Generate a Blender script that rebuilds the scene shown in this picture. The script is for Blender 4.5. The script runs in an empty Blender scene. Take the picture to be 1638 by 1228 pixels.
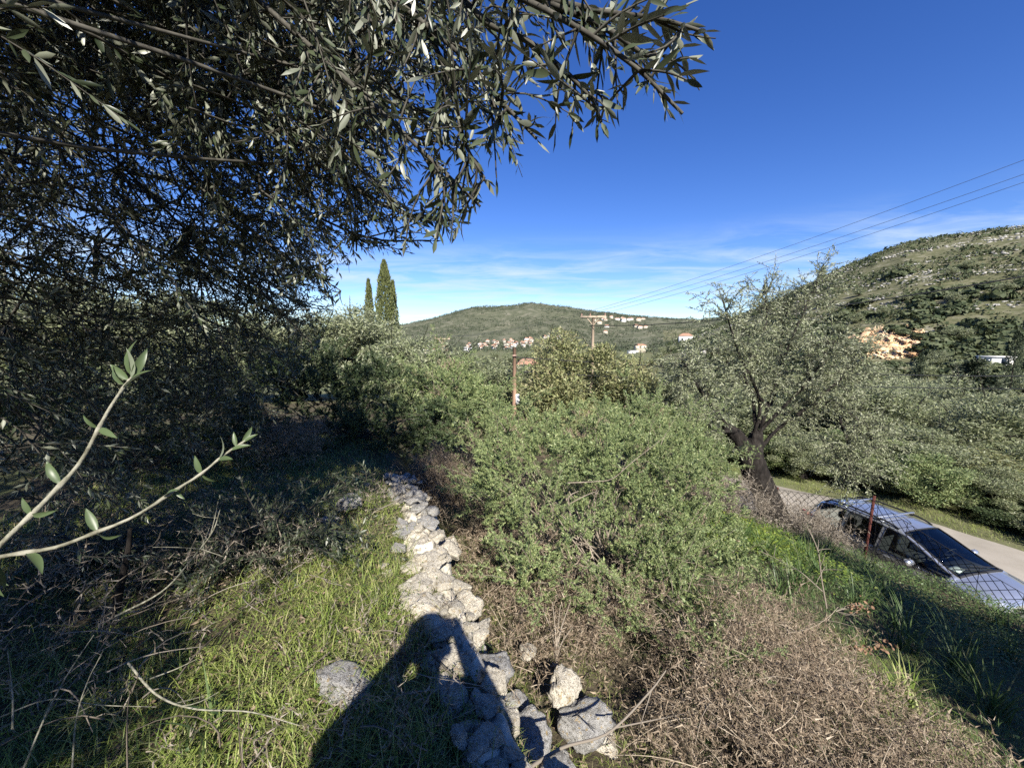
import bpy, bmesh, math, random
import numpy as np
from mathutils import Vector, Matrix, noise as mnoise

S = bpy.context.scene
COL = S.collection
R = math.radians

# ------------------------------------------------------------------ camera, sky, sun, exposure
PITCH = R(6.5)
FPX, CU, CV = 615.0, 819.0, 614.0            # focal length and centre, in pixels of a 1638 wide picture
EYE = np.array([0.0, 0.0, 1.6])
cam = bpy.data.objects.new('camera', bpy.data.cameras.new('camera'))
COL.objects.link(cam)
cam.location = EYE
cam.rotation_euler = (R(90) - PITCH, 0, 0)
cam.data.sensor_width = 36
cam.data.lens = 36 * FPX / 1638
cam.data.clip_start = 0.02
cam.data.clip_end = 20000
S.camera = cam

SUN = Vector((114, -569, 438)).normalized()   # towards the sun: behind the photographer, a little to the right
sun = bpy.data.objects.new('sun', bpy.data.lights.new('sun', 'SUN'))
COL.objects.link(sun)
sun.data.energy = 5.0
sun.data.angle = R(0.5)
sun.data.color = (1.0, 0.945, 0.85)
sun.rotation_euler = (-SUN).to_track_quat('-Z', 'Y').to_euler()

W = bpy.data.worlds.new('World'); S.world = W
W.use_nodes = True
wn, wl = W.node_tree.nodes, W.node_tree.links
wn.clear()
def N(nodes, t, **kw):
    n = nodes.new(t)
    for k, v in kw.items():
        if k in n.inputs.keys() if isinstance(k, str) else False:
            n.inputs[k].default_value = v
        else:
            setattr(n, k, v)
    return n
sky = N(wn, 'ShaderNodeTexSky', sky_type='NISHITA', sun_disc=False)
sky.sun_elevation = math.asin(SUN.z); sky.sun_rotation = math.atan2(SUN.x, SUN.y)
sky.altitude = 50; sky.air_density = 0.85; sky.dust_density = 0.0; sky.ozone_density = 3.0
tc = N(wn, 'ShaderNodeTexCoord')
sep = N(wn, 'ShaderNodeSeparateXYZ'); wl.new(tc.outputs['Generated'], sep.inputs[0])
# thin high cloud: a layer seen in perspective (direction divided by its height)
zz = N(wn, 'ShaderNodeMath', operation='MAXIMUM'); wl.new(sep.outputs['Z'], zz.inputs[0]); zz.inputs[1].default_value = 0.02
zp = N(wn, 'ShaderNodeMath', operation='ADD'); wl.new(zz.outputs[0], zp.inputs[0]); zp.inputs[1].default_value = 0.06
dx = N(wn, 'ShaderNodeMath', operation='DIVIDE'); wl.new(sep.outputs['X'], dx.inputs[0]); wl.new(zp.outputs[0], dx.inputs[1])
dy = N(wn, 'ShaderNodeMath', operation='DIVIDE'); wl.new(sep.outputs['Y'], dy.inputs[0]); wl.new(zp.outputs[0], dy.inputs[1])
cmb = N(wn, 'ShaderNodeCombineXYZ'); wl.new(dx.outputs[0], cmb.inputs[0]); wl.new(dy.outputs[0], cmb.inputs[1])
mp = N(wn, 'ShaderNodeMapping'); wl.new(cmb.outputs[0], mp.inputs[0])
mp.inputs['Rotation'].default_value = (0, 0, R(28)); mp.inputs['Scale'].default_value = (0.5, 1.1, 1)
n1 = N(wn, 'ShaderNodeTexNoise'); wl.new(mp.outputs[0], n1.inputs['Vector'])
n1.inputs['Scale'].default_value = 2.0; n1.inputs['Detail'].default_value = 9; n1.inputs['Roughness'].default_value = 0.62
n1.inputs['Distortion'].default_value = 0.5
n2 = N(wn, 'ShaderNodeTexNoise'); wl.new(mp.outputs[0], n2.inputs['Vector'])
n2.inputs['Scale'].default_value = 0.5; n2.inputs['Detail'].default_value = 2
cov = N(wn, 'ShaderNodeMapRange'); wl.new(n1.outputs['Fac'], cov.inputs['Value'])
cov.inputs['From Min'].default_value = 0.40; cov.inputs['From Max'].default_value = 0.74
cov2 = N(wn, 'ShaderNodeMapRange'); wl.new(n2.outputs['Fac'], cov2.inputs['Value'])
cov2.inputs['From Min'].default_value = 0.28; cov2.inputs['From Max'].default_value = 0.46
low = N(wn, 'ShaderNodeMapRange', interpolation_type='SMOOTHSTEP'); wl.new(sep.outputs['Z'], low.inputs['Value'])
low.inputs['From Min'].default_value = 0.27; low.inputs['From Max'].default_value = 0.15
m1 = N(wn, 'ShaderNodeMath', operation='MULTIPLY'); wl.new(cov.outputs[0], m1.inputs[0]); wl.new(low.outputs[0], m1.inputs[1])
m2 = N(wn, 'ShaderNodeMath', operation='MULTIPLY'); wl.new(m1.outputs[0], m2.inputs[0]); wl.new(cov2.outputs[0], m2.inputs[1])
m3 = N(wn, 'ShaderNodeMath', operation='MULTIPLY', use_clamp=True); wl.new(m2.outputs[0], m3.inputs[0]); m3.inputs[1].default_value = 0.85
above = N(wn, 'ShaderNodeMapRange'); wl.new(sep.outputs['Z'], above.inputs['Value']); above.inputs['From Min'].default_value = -0.01; above.inputs['From Max'].default_value = 0.03
m4 = N(wn, 'ShaderNodeMath', operation='MULTIPLY'); wl.new(m3.outputs[0], m4.inputs[0]); wl.new(above.outputs[0], m4.inputs[1])
hsv = N(wn, 'ShaderNodeHueSaturation'); hsv.inputs['Hue'].default_value = 0.518; hsv.inputs['Saturation'].default_value = 1.27; hsv.inputs['Value'].default_value = 1.0; wl.new(sky.outputs[0], hsv.inputs['Color'])
mixc = N(wn, 'ShaderNodeMix', data_type='RGBA'); wl.new(m4.outputs[0], mixc.inputs['Factor'])
wl.new(hsv.outputs[0], mixc.inputs['A']); mixc.inputs['B'].default_value = (4.3, 5.0, 5.5, 1)
bg = N(wn, 'ShaderNodeBackground'); wl.new(mixc.outputs['Result'], bg.inputs['Color']); bg.inputs['Strength'].default_value = 0.078
out = N(wn, 'ShaderNodeOutputWorld'); wl.new(bg.outputs[0], out.inputs['Surface'])

S.view_settings.view_transform = 'Standard'
S.view_settings.look = 'None'
S.view_settings.exposure = 1.25
S.view_settings.gamma = 1.0
S.view_settings.use_curve_mapping = False
S.render.engine = 'CYCLES'
S.cycles.use_denoising = False
S.cycles.denoiser = 'OPENIMAGEDENOISE'
S.cycles.max_bounces = 5; S.cycles.diffuse_bounces = 2; S.cycles.glossy_bounces = 2
S.cycles.transmission_bounces = 4; S.cycles.transparent_max_bounces = 8
S.cycles.caustics_reflective = False; S.cycles.caustics_refractive = False

# ------------------------------------------------------------------ helpers
CP, SP = math.cos(PITCH), math.sin(PITCH)
def pix(u, v, zc):
    """world point that stands at depth zc behind pixel (u, v) of the photograph"""
    x = (u - CU) / FPX * zc; up = -(v - CV) / FPX * zc
    return np.array([x, zc * CP + up * SP, EYE[2] - zc * SP + up * CP])
def project(p):
    d = np.asarray(p) - EYE
    zc = d[..., 1] * CP - d[..., 2] * SP; up = d[..., 1] * SP + d[..., 2] * CP
    zs = np.where(np.abs(zc) < 1e-6, 1e-6, zc)
    return CU + FPX * d[..., 0] / zs, CV - FPX * up / zs, zc
def on(u, v, z):
    d = pix(u, v, 1.0) - EYE
    return EYE + d * ((z - EYE[2]) / d[2])

def mesh_from(name, V, F, smooth=False):
    V = np.asarray(V, np.float32).reshape(-1, 3); F = np.asarray(F, np.int32)
    me = bpy.data.meshes.new(name)
    n = F.shape[1]
    me.vertices.add(len(V)); me.vertices.foreach_set('co', V.ravel())
    me.loops.add(F.size); me.loops.foreach_set('vertex_index', F.ravel())
    me.polygons.add(len(F))
    me.polygons.foreach_set('loop_start', np.arange(0, F.size, n, dtype=np.int32))
    me.polygons.foreach_set('loop_total', np.full(len(F), n, np.int32))
    if smooth: me.polygons.foreach_set('use_smooth', np.ones(len(F), bool))
    me.update(calc_edges=True)
    return me
def link(name, me, mat=None, parent=None):
    o = bpy.data.objects.new(name, me); COL.objects.link(o)
    if mat is not None and me is not None and len(me.materials) == 0: me.materials.append(mat)
    if parent is not None: o.parent = parent
    return o
def mk(name, V, F, mat, parent=None, smooth=False):
    return link(name, mesh_from(name, V, F, smooth), mat, parent)
def tag(o, label, cat, group=None, kind=None):
    if label: o['label'] = label
    if cat: o['category'] = cat
    if group: o['group'] = group
    if kind: o['kind'] = kind
    return o
def empty(name, loc=(0, 0, 0), rz=0.0):
    o = bpy.data.objects.new(name, None); COL.objects.link(o)
    o.location = loc; o.rotation_euler = (0, 0, rz); o.empty_display_size = 0.2
    return o
def thing(name, label, cat, loc=(0, 0, 0), rz=0.0, group=None):
    return tag(empty(name, loc, rz), label, cat, group)

class Geo:
    """collects triangles"""
    def __init__(s): s.V = []; s.F = []; s.n = 0
    def add(s, V, F):
        V = np.asarray(V, float).reshape(-1, 3); F = np.asarray(F, int)
        if F.ndim == 2 and F.shape[1] == 4: F = np.concatenate([F[:, [0, 1, 2]], F[:, [0, 2, 3]]])
        s.V.append(V); s.F.append(F + s.n); s.n += len(V)
    def inst(s, T, P, M, sc):
        """T=(verts,faces) template; P (N,3); M (N,3,3) columns are the axes; sc (N,) or (N,3)"""
        V, F = T; n = len(P)
        if n == 0: return
        sc = np.asarray(sc, float)
        sc = np.broadcast_to(sc.reshape(n, -1), (n, 3)) if sc.ndim else np.full((n, 3), float(sc))
        W_ = np.einsum('nij,nvj->nvi', M, V[None] * sc[:, None, :]) + P[:, None, :]
        s.V.append(W_.reshape(-1, 3))
        s.F.append((F[None] + (np.arange(n) * len(V))[:, None, None] + s.n).reshape(-1, 3)); s.n += n * len(V)
    def tube(s, pts, rad, k=5, cap=False):
        pts = np.asarray(pts, float); m = len(pts)
        rad = np.broadcast_to(np.asarray(rad, float), (m,))
        t = np.gradient(pts, axis=0); t /= np.linalg.norm(t, axis=1, keepdims=True) + 1e-9
        ref = np.array([0.31, 0.17, 0.93]) if abs(t[:, 2]).mean() < 0.8 else np.array([0.9, 0.3, 0.1])
        a = np.cross(t, ref); a /= np.linalg.norm(a, axis=1, keepdims=True) + 1e-9
        b = np.cross(t, a)
        an = np.arange(k) * 2 * math.pi / k
        V = pts[:, None] + rad[:, None, None] * (a[:, None] * np.cos(an)[None, :, None] + b[:, None] * np.sin(an)[None, :, None])
        i, j = np.meshgrid(np.arange(m - 1), np.arange(k), indexing='ij')
        F = np.stack([i * k + j, i * k + (j + 1) % k, (i + 1) * k + (j + 1) % k, (i + 1) * k + j], -1).reshape(-1, 4)
        V = V.reshape(-1, 3)
        s.add(V, F)
        if cap:
            for base, st in ((0, 1), (m - 1, -1)):
                f = [[base * k, base * k + q, base * k + q + 1][::st] for q in range(1, k - 1)]
                s.F.append(np.array(f) + s.n - len(V))
    def box(s, c, h, M=None):
        v = np.array([[x, y, z] for x in (-1, 1) for y in (-1, 1) for z in (-1, 1)], float) * np.asarray(h)
        if M is not None: v = v @ np.asarray(M).T
        s.add(v + np.asarray(c), [[0, 1, 3, 2], [4, 6, 7, 5], [0, 4, 5, 1], [2, 3, 7, 6], [0, 2, 6, 4], [1, 5, 7, 3]])
    def arr(s):
        return (np.concatenate(s.V), np.concatenate(s.F)) if s.V else (np.zeros((0, 3)), np.zeros((0, 3), int))
    def mesh(s, name, smooth=False):
        V, F = s.arr(); return mesh_from(name, V, F, smooth)
    def build(s, name, mat, parent=None, smooth=False, off=None):
        V, F = s.arr()
        if off is not None: V = V - np.asarray(off)
        return mk(name, V, F, mat, parent, smooth)

def unit(a):
    a = np.asarray(a, float); return a / (np.linalg.norm(a, axis=-1, keepdims=True) + 1e-9)
def frames(d, rng, up=None, wob=1.0):
    """rotation matrices whose x axis is d; rolled at random, or z kept towards `up`"""
    d = unit(d); n = len(d)
    ref = rng.normal(size=(n, 3))
    if up is not None: ref = np.asarray(up) + ref * wob
    y = unit(np.cross(ref, d)); z = np.cross(d, y)
    return np.stack([d, y, z], -1)
def smooth_path(P, n):
    """Catmull-Rom through control points"""
    P = np.asarray(P, float)
    Q = np.concatenate([[2 * P[0] - P[1]], P, [2 * P[-1] - P[-2]]])
    t = np.linspace(0, len(P) - 1 - 1e-6, n); i = t.astype(int); f = (t - i)[:, None]
    a, b, c, d = Q[i], Q[i + 1], Q[i + 2], Q[i + 3]
    return 0.5 * ((2 * b) + (c - a) * f + (2 * a - 5 * b + 4 * c - d) * f ** 2 + (3 * b - a - 3 * c + d) * f ** 3)
def sst(a, b, x):
    t = np.clip((np.asarray(x, float) - a) / (b - a), 0, 1); return t * t * (3 - 2 * t)
_rs = np.random.default_rng(99); _ph = _rs.uniform(0, 6.28, (40, 2)); _di = unit(_rs.normal(size=(40, 2)))
def wav(x, y, s, k0=0, o=4):
    """cheap smooth noise, about -1..1"""
    r = 0
    for q in range(o):
        for j in range(3):
            k = (k0 + q * 3 + j) % 40
            r = r + np.sin((x * _di[k, 0] + y * _di[k, 1]) * s * 1.9 ** q * (1 + .17 * j) + _ph[k, 0]) * 0.55 ** q
    return r / 3.2

# ------------------------------------------------------------------ materials
def newmat(name):
    m = bpy.data.materials.new(name); m.use_nodes = True
    n, l = m.node_tree.nodes, m.node_tree.links; n.clear()
    o = n.new('ShaderNodeOutputMaterial'); b = n.new('ShaderNodeBsdfPrincipled'); l.new(b.outputs[0], o.inputs[0])
    return m, n, l, b, o
def ramp(n, stops):
    r = n.new('ShaderNodeValToRGB'); e = r.color_ramp.elements
    while len(e) < len(stops): e.new(0.5)
    for k, (p, c) in enumerate(stops): e[k].position = p; e[k].color = (*c, 1)
    return r
def leaf_mat(name, cols, under=None, trans=0.25, rough=0.5, spec=0.35, tcol=None):
    """cols: colours spread at random over the leaves; under: colour of the leaf's underside"""
    m, n, l, b, o = newmat(name)
    g = n.new('ShaderNodeNewGeometry')
    r = ramp(n, [(i / max(1, len(cols) - 1), c) for i, c in enumerate(cols)]); l.new(g.outputs['Random Per Island'], r.inputs[0])
    c = r.outputs[0]
    if under:
        mx = n.new('ShaderNodeMix'); mx.data_type = 'RGBA'
        l.new(g.outputs['Backfacing'], mx.inputs['Factor']); l.new(c, mx.inputs['A']); mx.inputs['B'].default_value = (*under, 1)
        c = mx.outputs['Result']
    l.new(c, b.inputs['Base Color']); b.inputs['Roughness'].default_value = rough
    b.inputs['Specular IOR Level'].default_value = spec
    if trans > 0:
        t = n.new('ShaderNodeBsdfTranslucent'); ms = n.new('ShaderNodeMixShader'); ms.inputs[0].default_value = trans
        if tcol: t.inputs[0].default_value = (*tcol, 1)
        else: l.new(c, t.inputs[0])
        l.new(b.outputs[0], ms.inputs[1]); l.new(t.outputs[0], ms.inputs[2]); l.new(ms.outputs[0], o.inputs[0])
    return m
def noise_mat(name, stops, scale=5.0, detail=8, rough=0.9, bump=0.0, bscale=None, bdist=0.02, stretch=None, spec=0.2, nrough=0.6, island=0.0, dist=0.0):
    m, n, l, b, o = newmat(name)
    t = n.new('ShaderNodeTexCoord'); v = t.outputs['Object']
    if stretch:
        mp_ = n.new('ShaderNodeMapping'); mp_.inputs['Scale'].default_value = stretch; l.new(v, mp_.inputs[0]); v = mp_.outputs[0]
    q = n.new('ShaderNodeTexNoise'); q.inputs['Scale'].default_value = scale; q.inputs['Detail'].default_value = detail
    q.inputs['Roughness'].default_value = nrough; q.inputs['Distortion'].default_value = dist; l.new(v, q.inputs['Vector'])
    f = q.outputs['Fac']
    if island:
        g = n.new('ShaderNodeNewGeometry'); ma = n.new('ShaderNodeMath'); ma.operation = 'MULTIPLY_ADD'
        l.new(g.outputs['Random Per Island'], ma.inputs[0]); ma.inputs[1].default_value = island
        sb = n.new('ShaderNodeMath'); sb.operation = 'SUBTRACT'; l.new(f, sb.inputs[0]); sb.inputs[1].default_value = island / 2
        l.new(sb.outputs[0], ma.inputs[2]); f = ma.outputs[0]
    r = ramp(n, stops); l.new(f, r.inputs[0]); l.new(r.outputs[0], b.inputs['Base Color'])
    b.inputs['Roughness'].default_value = rough; b.inputs['Specular IOR Level'].default_value = spec
    if bump:
        q2 = n.new('ShaderNodeTexNoise'); q2.inputs['Scale'].default_value = bscale or scale * 3; q2.inputs['Detail'].default_value = 8
        q2.inputs['Roughness'].default_value = 0.65; l.new(v, q2.inputs['Vector'])
        bp = n.new('ShaderNodeBump'); bp.inputs['Strength'].default_value = bump; bp.inputs['Distance'].default_value = bdist
        l.new(q2.outputs['Fac'], bp.inputs['Height']); l.new(bp.outputs[0], b.inputs['Normal'])
    return m
def plain(name, col, rough=0.6, metal=0.0, spec=0.4, coat=0.0):
    m, n, l, b, o = newmat(name)
    b.inputs['Base Color'].default_value = (*col, 1); b.inputs['Roughness'].default_value = rough
    b.inputs['Metallic'].default_value = metal; b.inputs['Specular IOR Level'].default_value = spec
    b.inputs['Coat Weight'].default_value = coat; b.inputs['Coat Roughness'].default_value = 0.05
    return m

def rock_material(name, pale, mid, dark, scale):
    m, n, l, b, o = newmat(name)
    t = n.new('ShaderNodeTexCoord')
    q = n.new('ShaderNodeTexNoise'); q.inputs['Scale'].default_value = scale; q.inputs['Detail'].default_value = 10; q.inputs['Roughness'].default_value = 0.68
    l.new(t.outputs['Object'], q.inputs['Vector'])
    r = ramp(n, [(0.30, dark), (0.42, mid), (0.55, pale), (0.72, tuple(min(1, c * 1.15) for c in pale))]); l.new(q.outputs['Fac'], r.inputs[0])
    # dark pits and lichen spots
    q3 = n.new('ShaderNodeTexNoise'); q3.inputs['Scale'].default_value = scale * 3.2; q3.inputs['Detail'].default_value = 4; l.new(t.outputs['Object'], q3.inputs['Vector'])
    r3 = ramp(n, [(0.33, (0.12, 0.11, 0.09)), (0.45, (1, 1, 1))]); l.new(q3.outputs['Fac'], r3.inputs[0])
    mx = n.new('ShaderNodeMix'); mx.data_type = 'RGBA'; mx.blend_type = 'MULTIPLY'; mx.inputs['Factor'].default_value = 0.8
    l.new(r.outputs[0], mx.inputs['A']); l.new(r3.outputs[0], mx.inputs['B'])
    q4 = n.new('ShaderNodeTexNoise'); q4.inputs['Scale'].default_value = scale * .8; q4.inputs['W' if 'W' in q4.inputs and False else 'Detail'].default_value = 5
    mp_ = n.new('ShaderNodeMapping'); mp_.inputs['Location'].default_value = (5, 3, 1); l.new(t.outputs['Object'], mp_.inputs[0]); l.new(mp_.outputs[0], q4.inputs['Vector'])
    r4 = ramp(n, [(0.60, (0, 0, 0)), (0.70, (1, 1, 1))]); l.new(q4.outputs['Fac'], r4.inputs[0])
    mx2 = n.new('ShaderNodeMix'); mx2.data_type = 'RGBA'; l.new(r4.outputs[0], mx2.inputs['Factor']); l.new(mx.outputs['Result'], mx2.inputs['A'])
    mx2.inputs['B'].default_value = (0.33, 0.25, 0.13, 1)
    l.new(mx2.outputs['Result'], b.inputs['Base Color'])
    b.inputs['Roughness'].default_value = 0.92; b.inputs['Specular IOR Level'].default_value = 0.15
    q2 = n.new('ShaderNodeTexNoise'); q2.inputs['Scale'].default_value = scale * 3.5; q2.inputs['Detail'].default_value = 9; q2.inputs['Roughness'].default_value = 0.7
    l.new(t.outputs['Object'], q2.inputs['Vector'])
    bp = n.new('ShaderNodeBump'); bp.inputs['Strength'].default_value = 0.9; bp.inputs['Distance'].default_value = 0.02
    l.new(q2.outputs['Fac'], bp.inputs['Height']); l.new(bp.outputs[0], b.inputs['Normal'])
    return m

M = {}
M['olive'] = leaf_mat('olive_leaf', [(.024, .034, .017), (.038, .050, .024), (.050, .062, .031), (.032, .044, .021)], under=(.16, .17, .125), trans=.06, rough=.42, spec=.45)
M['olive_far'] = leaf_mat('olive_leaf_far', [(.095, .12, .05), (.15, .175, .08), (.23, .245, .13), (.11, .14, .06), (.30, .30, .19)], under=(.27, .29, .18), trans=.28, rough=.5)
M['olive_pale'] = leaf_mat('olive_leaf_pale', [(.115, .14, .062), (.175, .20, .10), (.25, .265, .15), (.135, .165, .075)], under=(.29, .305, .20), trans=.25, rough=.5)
M['yellowish'] = leaf_mat('yellow_green_leaf', [(.17, .19, .075), (.24, .255, .11), (.32, .32, .16), (.19, .21, .085), (.29, .25, .14), (.22, .25, .12)], trans=.3)
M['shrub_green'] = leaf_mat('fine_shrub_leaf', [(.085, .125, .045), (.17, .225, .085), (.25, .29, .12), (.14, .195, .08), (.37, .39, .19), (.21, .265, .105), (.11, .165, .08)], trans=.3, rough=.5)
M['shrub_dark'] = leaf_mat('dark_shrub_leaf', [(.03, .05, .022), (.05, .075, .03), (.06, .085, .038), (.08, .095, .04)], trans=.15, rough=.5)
M['cypress'] = leaf_mat('cypress_leaf', [(.085, .105, .035), (.125, .145, .05), (.165, .175, .07)], trans=.2, rough=.7)
M['conifer'] = leaf_mat('conifer_leaf', [(.018, .028, .015), (.03, .042, .02), (.042, .055, .028)], trans=.05, rough=.7)
M['maquis'] = leaf_mat('maquis_leaf', [(.028, .042, .016), (.045, .06, .023), (.07, .08, .035), (.05, .068, .028)], trans=.1, rough=.7)
M['wood_far'] = leaf_mat('far_wood_leaf', [(.03, .042, .024), (.048, .06, .034), (.068, .08, .047), (.04, .053, .03)], trans=.1, rough=.8)
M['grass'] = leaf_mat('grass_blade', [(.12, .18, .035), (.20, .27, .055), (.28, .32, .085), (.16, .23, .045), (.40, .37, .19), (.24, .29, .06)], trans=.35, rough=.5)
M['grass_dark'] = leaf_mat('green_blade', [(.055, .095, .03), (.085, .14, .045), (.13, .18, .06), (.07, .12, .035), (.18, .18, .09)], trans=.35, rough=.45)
M['herb'] = leaf_mat('clover_leaf', [(.09, .145, .03), (.14, .205, .04), (.19, .255, .05), (.24, .28, .045)], trans=.4, rough=.5)
M['brown'] = leaf_mat('dead_twig', [(.10, .073, .05), (.17, .13, .092), (.25, .20, .145), (.13, .10, .07), (.34, .285, .215)], trans=0, rough=.9, spec=.1)
M['greytwig'] = leaf_mat('grey_dead_twig', [(.10, .082, .062), (.17, .145, .115), (.26, .23, .19)], trans=0, rough=.9, spec=.1)
M['palestem'] = noise_mat('pale_dry_stem', [(.3, (.22, .175, .125)), (.7, (.40, .34, .26))], 30, 4, .9)
M['deadleaf'] = leaf_mat('dead_leaf', [(.12, .06, .035), (.19, .105, .06), (.26, .16, .10), (.10, .05, .03)], trans=.2, rough=.8)
M['litter'] = leaf_mat('leaf_litter', [(.10, .07, .045), (.17, .125, .085), (.25, .20, .14), (.14, .11, .075)], trans=0, rough=.95, spec=.1)
M['stem'] = noise_mat('pale_stem', [(.32, (.07, .065, .045)), (.45, (.15, .145, .105)), (.62, (.25, .24, .19))], 55, 8, .85, bump=.7, bscale=110, bdist=.004)
M['twig'] = noise_mat('twig_bark', [(.3, (.03, .027, .022)), (.7, (.085, .08, .066))], 30, 4, .9)
M['bark'] = noise_mat('olive_bark', [(.3, (.005, .0045, .004)), (.5, (.016, .013, .011)), (.75, (.045, .04, .035))], 9, 10, .95, bump=1.0, bscale=16, bdist=.06, stretch=(1, 1, .35))
M['barkpale'] = noise_mat('pale_bark', [(.3, (.10, .08, .06)), (.7, (.28, .24, .19))], 12, 8, .95, bump=.6, bscale=20, stretch=(1, 1, .35))
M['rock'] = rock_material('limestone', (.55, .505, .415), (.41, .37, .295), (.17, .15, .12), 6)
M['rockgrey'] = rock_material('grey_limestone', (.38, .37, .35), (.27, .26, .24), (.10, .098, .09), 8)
M['soil'] = noise_mat('soil', [(.3, (.045, .036, .024)), (.5, (.085, .07, .045)), (.62, (.075, .085, .035)), (.8, (.14, .115, .08))], 1.6, 12, 1.0, bump=.8, bscale=14, bdist=.05)
M['field'] = noise_mat('field', [(.3, (.07, .075, .035)), (.5, (.12, .12, .06)), (.62, (.10, .12, .05)), (.8, (.20, .175, .11))], .12, 12, 1.0)
M['hillfar'] = noise_mat('far_hillside', [(.3, (.055, .063, .036)), (.5, (.085, .09, .055)), (.62, (.14, .135, .095)), (.75, (.22, .205, .165))], .05, 12, 1.0, nrough=.72)
M['hillrock'] = noise_mat('rocky_hillside', [(.36, (.062, .068, .030)), (.50, (.095, .095, .048)), (.59, (.16, .15, .10)), (.67, (.38, .36, .31)), (.78, (.50, .48, .44))], .16, 12, 1.0, nrough=.78, stretch=(1, 1, 3.2), bump=.5, bscale=.5, bdist=.6)
M['road'] = noise_mat('concrete_road', [(.3, (.24, .215, .175)), (.6, (.31, .28, .235)), (.8, (.37, .335, .285))], .9, 12, .95, bump=.3, bscale=25, bdist=.01)

# ------------------------------------------------------------------ the lie of the land
WALL = np.array([(-30, 4), (-8, 1.9), (0, .38), (1.38, .0), (1.73, -.17), (2.47, -.50), (3.17, -.74), (4.0, -1.08), (5, -1.5), (8, -2.6), (15, -5), (40, -12), (120, -40)], float)
def wall_x(y): return np.interp(y, WALL[:, 0], WALL[:, 1])
ROADC = np.array([(14.5, -12), (13.3, 3), (12.75, 8), (11.6, 12), (9.2, 16.2), (5.4, 20.8), (-1, 27), (-10, 34), (-30, 46)], float)
ROADW = np.array([3.3, 3.6, 3.7, 3.4, 2.5, 2.0, 1.9, 1.9, 1.9])
_rc = smooth_path(ROADC, 180); _rw = np.interp(np.linspace(0, len(ROADC) - 1, 180), np.arange(len(ROADC)), ROADW)
def road_z(y): return -4.8 + .025 * (10.0 - np.clip(y, -30, 14)) - .045 * np.clip(np.asarray(y) - 14, 0, 60)
def road_d(x, y):
    """signed distance from the centre line (minus = the photographer's side), half width, road height"""
    x = np.asarray(x, float); y = np.asarray(y, float); sh = x.shape
    p = np.stack([x.ravel(), y.ravel()], 1); o = np.empty((len(p), 3))
    tg = np.gradient(_rc, axis=0)
    for a in range(0, len(p), 20000):
        q = p[a:a + 20000]
        d2 = ((q[:, None] - _rc[None]) ** 2).sum(-1); i = d2.argmin(1)
        dv = q - _rc[i]; side = np.sign(tg[i, 0] * dv[:, 1] - tg[i, 1] * dv[:, 0])
        o[a:a + 20000, 0] = np.sqrt(d2[np.arange(len(q)), i]) * -side; o[a:a + 20000, 1] = _rw[i]; o[a:a + 20000, 2] = road_z(_rc[i, 1])
    return o[:, 0].reshape(sh), o[:, 1].reshape(sh), o[:, 2].reshape(sh)

def ridge(pts):
    a = []
    for u, v in pts:
        d = pix(u, v, 1) - EYE
        a.append((math.atan2(d[0], d[1]), d[2] / math.hypot(d[0], d[1])))
    return np.array(a)
FARR = ridge([(200, 540), (420, 530), (560, 525), (640, 520), (700, 509), (760, 495), (800, 493), (850, 487), (900, 493), (950, 501), (1000, 506), (1060, 510), (1120, 512), (1180, 507), (1300, 490), (1500, 470)])
NEARR = ridge([(1040, 560), (1100, 540), (1150, 520), (1200, 499), (1260, 475), (1340, 438), (1450, 400), (1550, 383), (1638, 371)])
NEARR = np.concatenate([NEARR, [(1.05, .195), (1.3, .2), (1.6, .16), (2.0, .08), (2.4, 0.02)]])
def height(x, y, detail=True):
    x = np.asarray(x, float); y = np.asarray(y, float)
    r = np.hypot(x, y); az = np.arctan2(x, y)
    s = x - wall_x(y) - .06
    left = -.09 * sst(-.6, -.25, s) + .03 * np.clip(-s, 0, 6) - .10 * np.clip(y - 6, 0, 30) + .04 * wav(x, y, 1.3, 0)
    right = -.62 * sst(-.08, .32, s) - .25 * np.clip(s, 0, 12.5) - .03 * np.clip(y - 4, 0, 40) + .07 * wav(x, y, 1.1, 6)
    z = np.where(s < -.08, left, left * (1 - sst(-.08, .4, s)) + right)
    d, hw, rz = road_d(x, y)
    e = np.abs(d) - hw
    near = d < 0
    bank = rz - .03 + (z - rz + .03) * sst(.02, .75, e)
    bank = bank + .26 * np.exp(-((e - .95) / .55) ** 2) * sst(8.4, 6.6, y) * sst(2, 4, y) * (e > 0)
    verge = rz - .03 + .12 * sst(0, .5, e) + .1 * wav(x, y, .9, 3) * sst(0, 1, e) - 3.6 * sst(2.5, 45, e) 
    z = np.where(near, bank, verge)
    valley = -9.0 + .6 * wav(x, y, .05, 9)
    z = z + (valley - z) * sst(35, 110, r)
    f = np.interp(az, FARR[:, 0], FARR[:, 1], left=.02, right=.09) * (np.abs(az) < 1.9)
    hf = -9 + (1.6 + 9 + 1100 * f) * sst(420, 1100, r) - 30 * sst(1100, 2500, r) + (5 * wav(x, y, .013, 12) + 2.5 * wav(x, y, .05, 2)) * sst(450, 800, r)
    g = np.interp(az, NEARR[:, 0], NEARR[:, 1], left=-.04, right=0)
    hn = -9 + (1.6 + 9 + 380 * g) * sst(120, 380, r) ** .8 - (40 * sst(380, 900, r)) + (1.5 * wav(x, y, .05, 20) + .7 * wav(x, y, .16, 25)) * sst(140, 220, r) * sst(-.04, .03, g)
    far = np.maximum(hf, np.where(g > -.02, hn, -99))
    z = np.where(r > 118, np.maximum(far, valley - 2), z)
    return z

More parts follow.
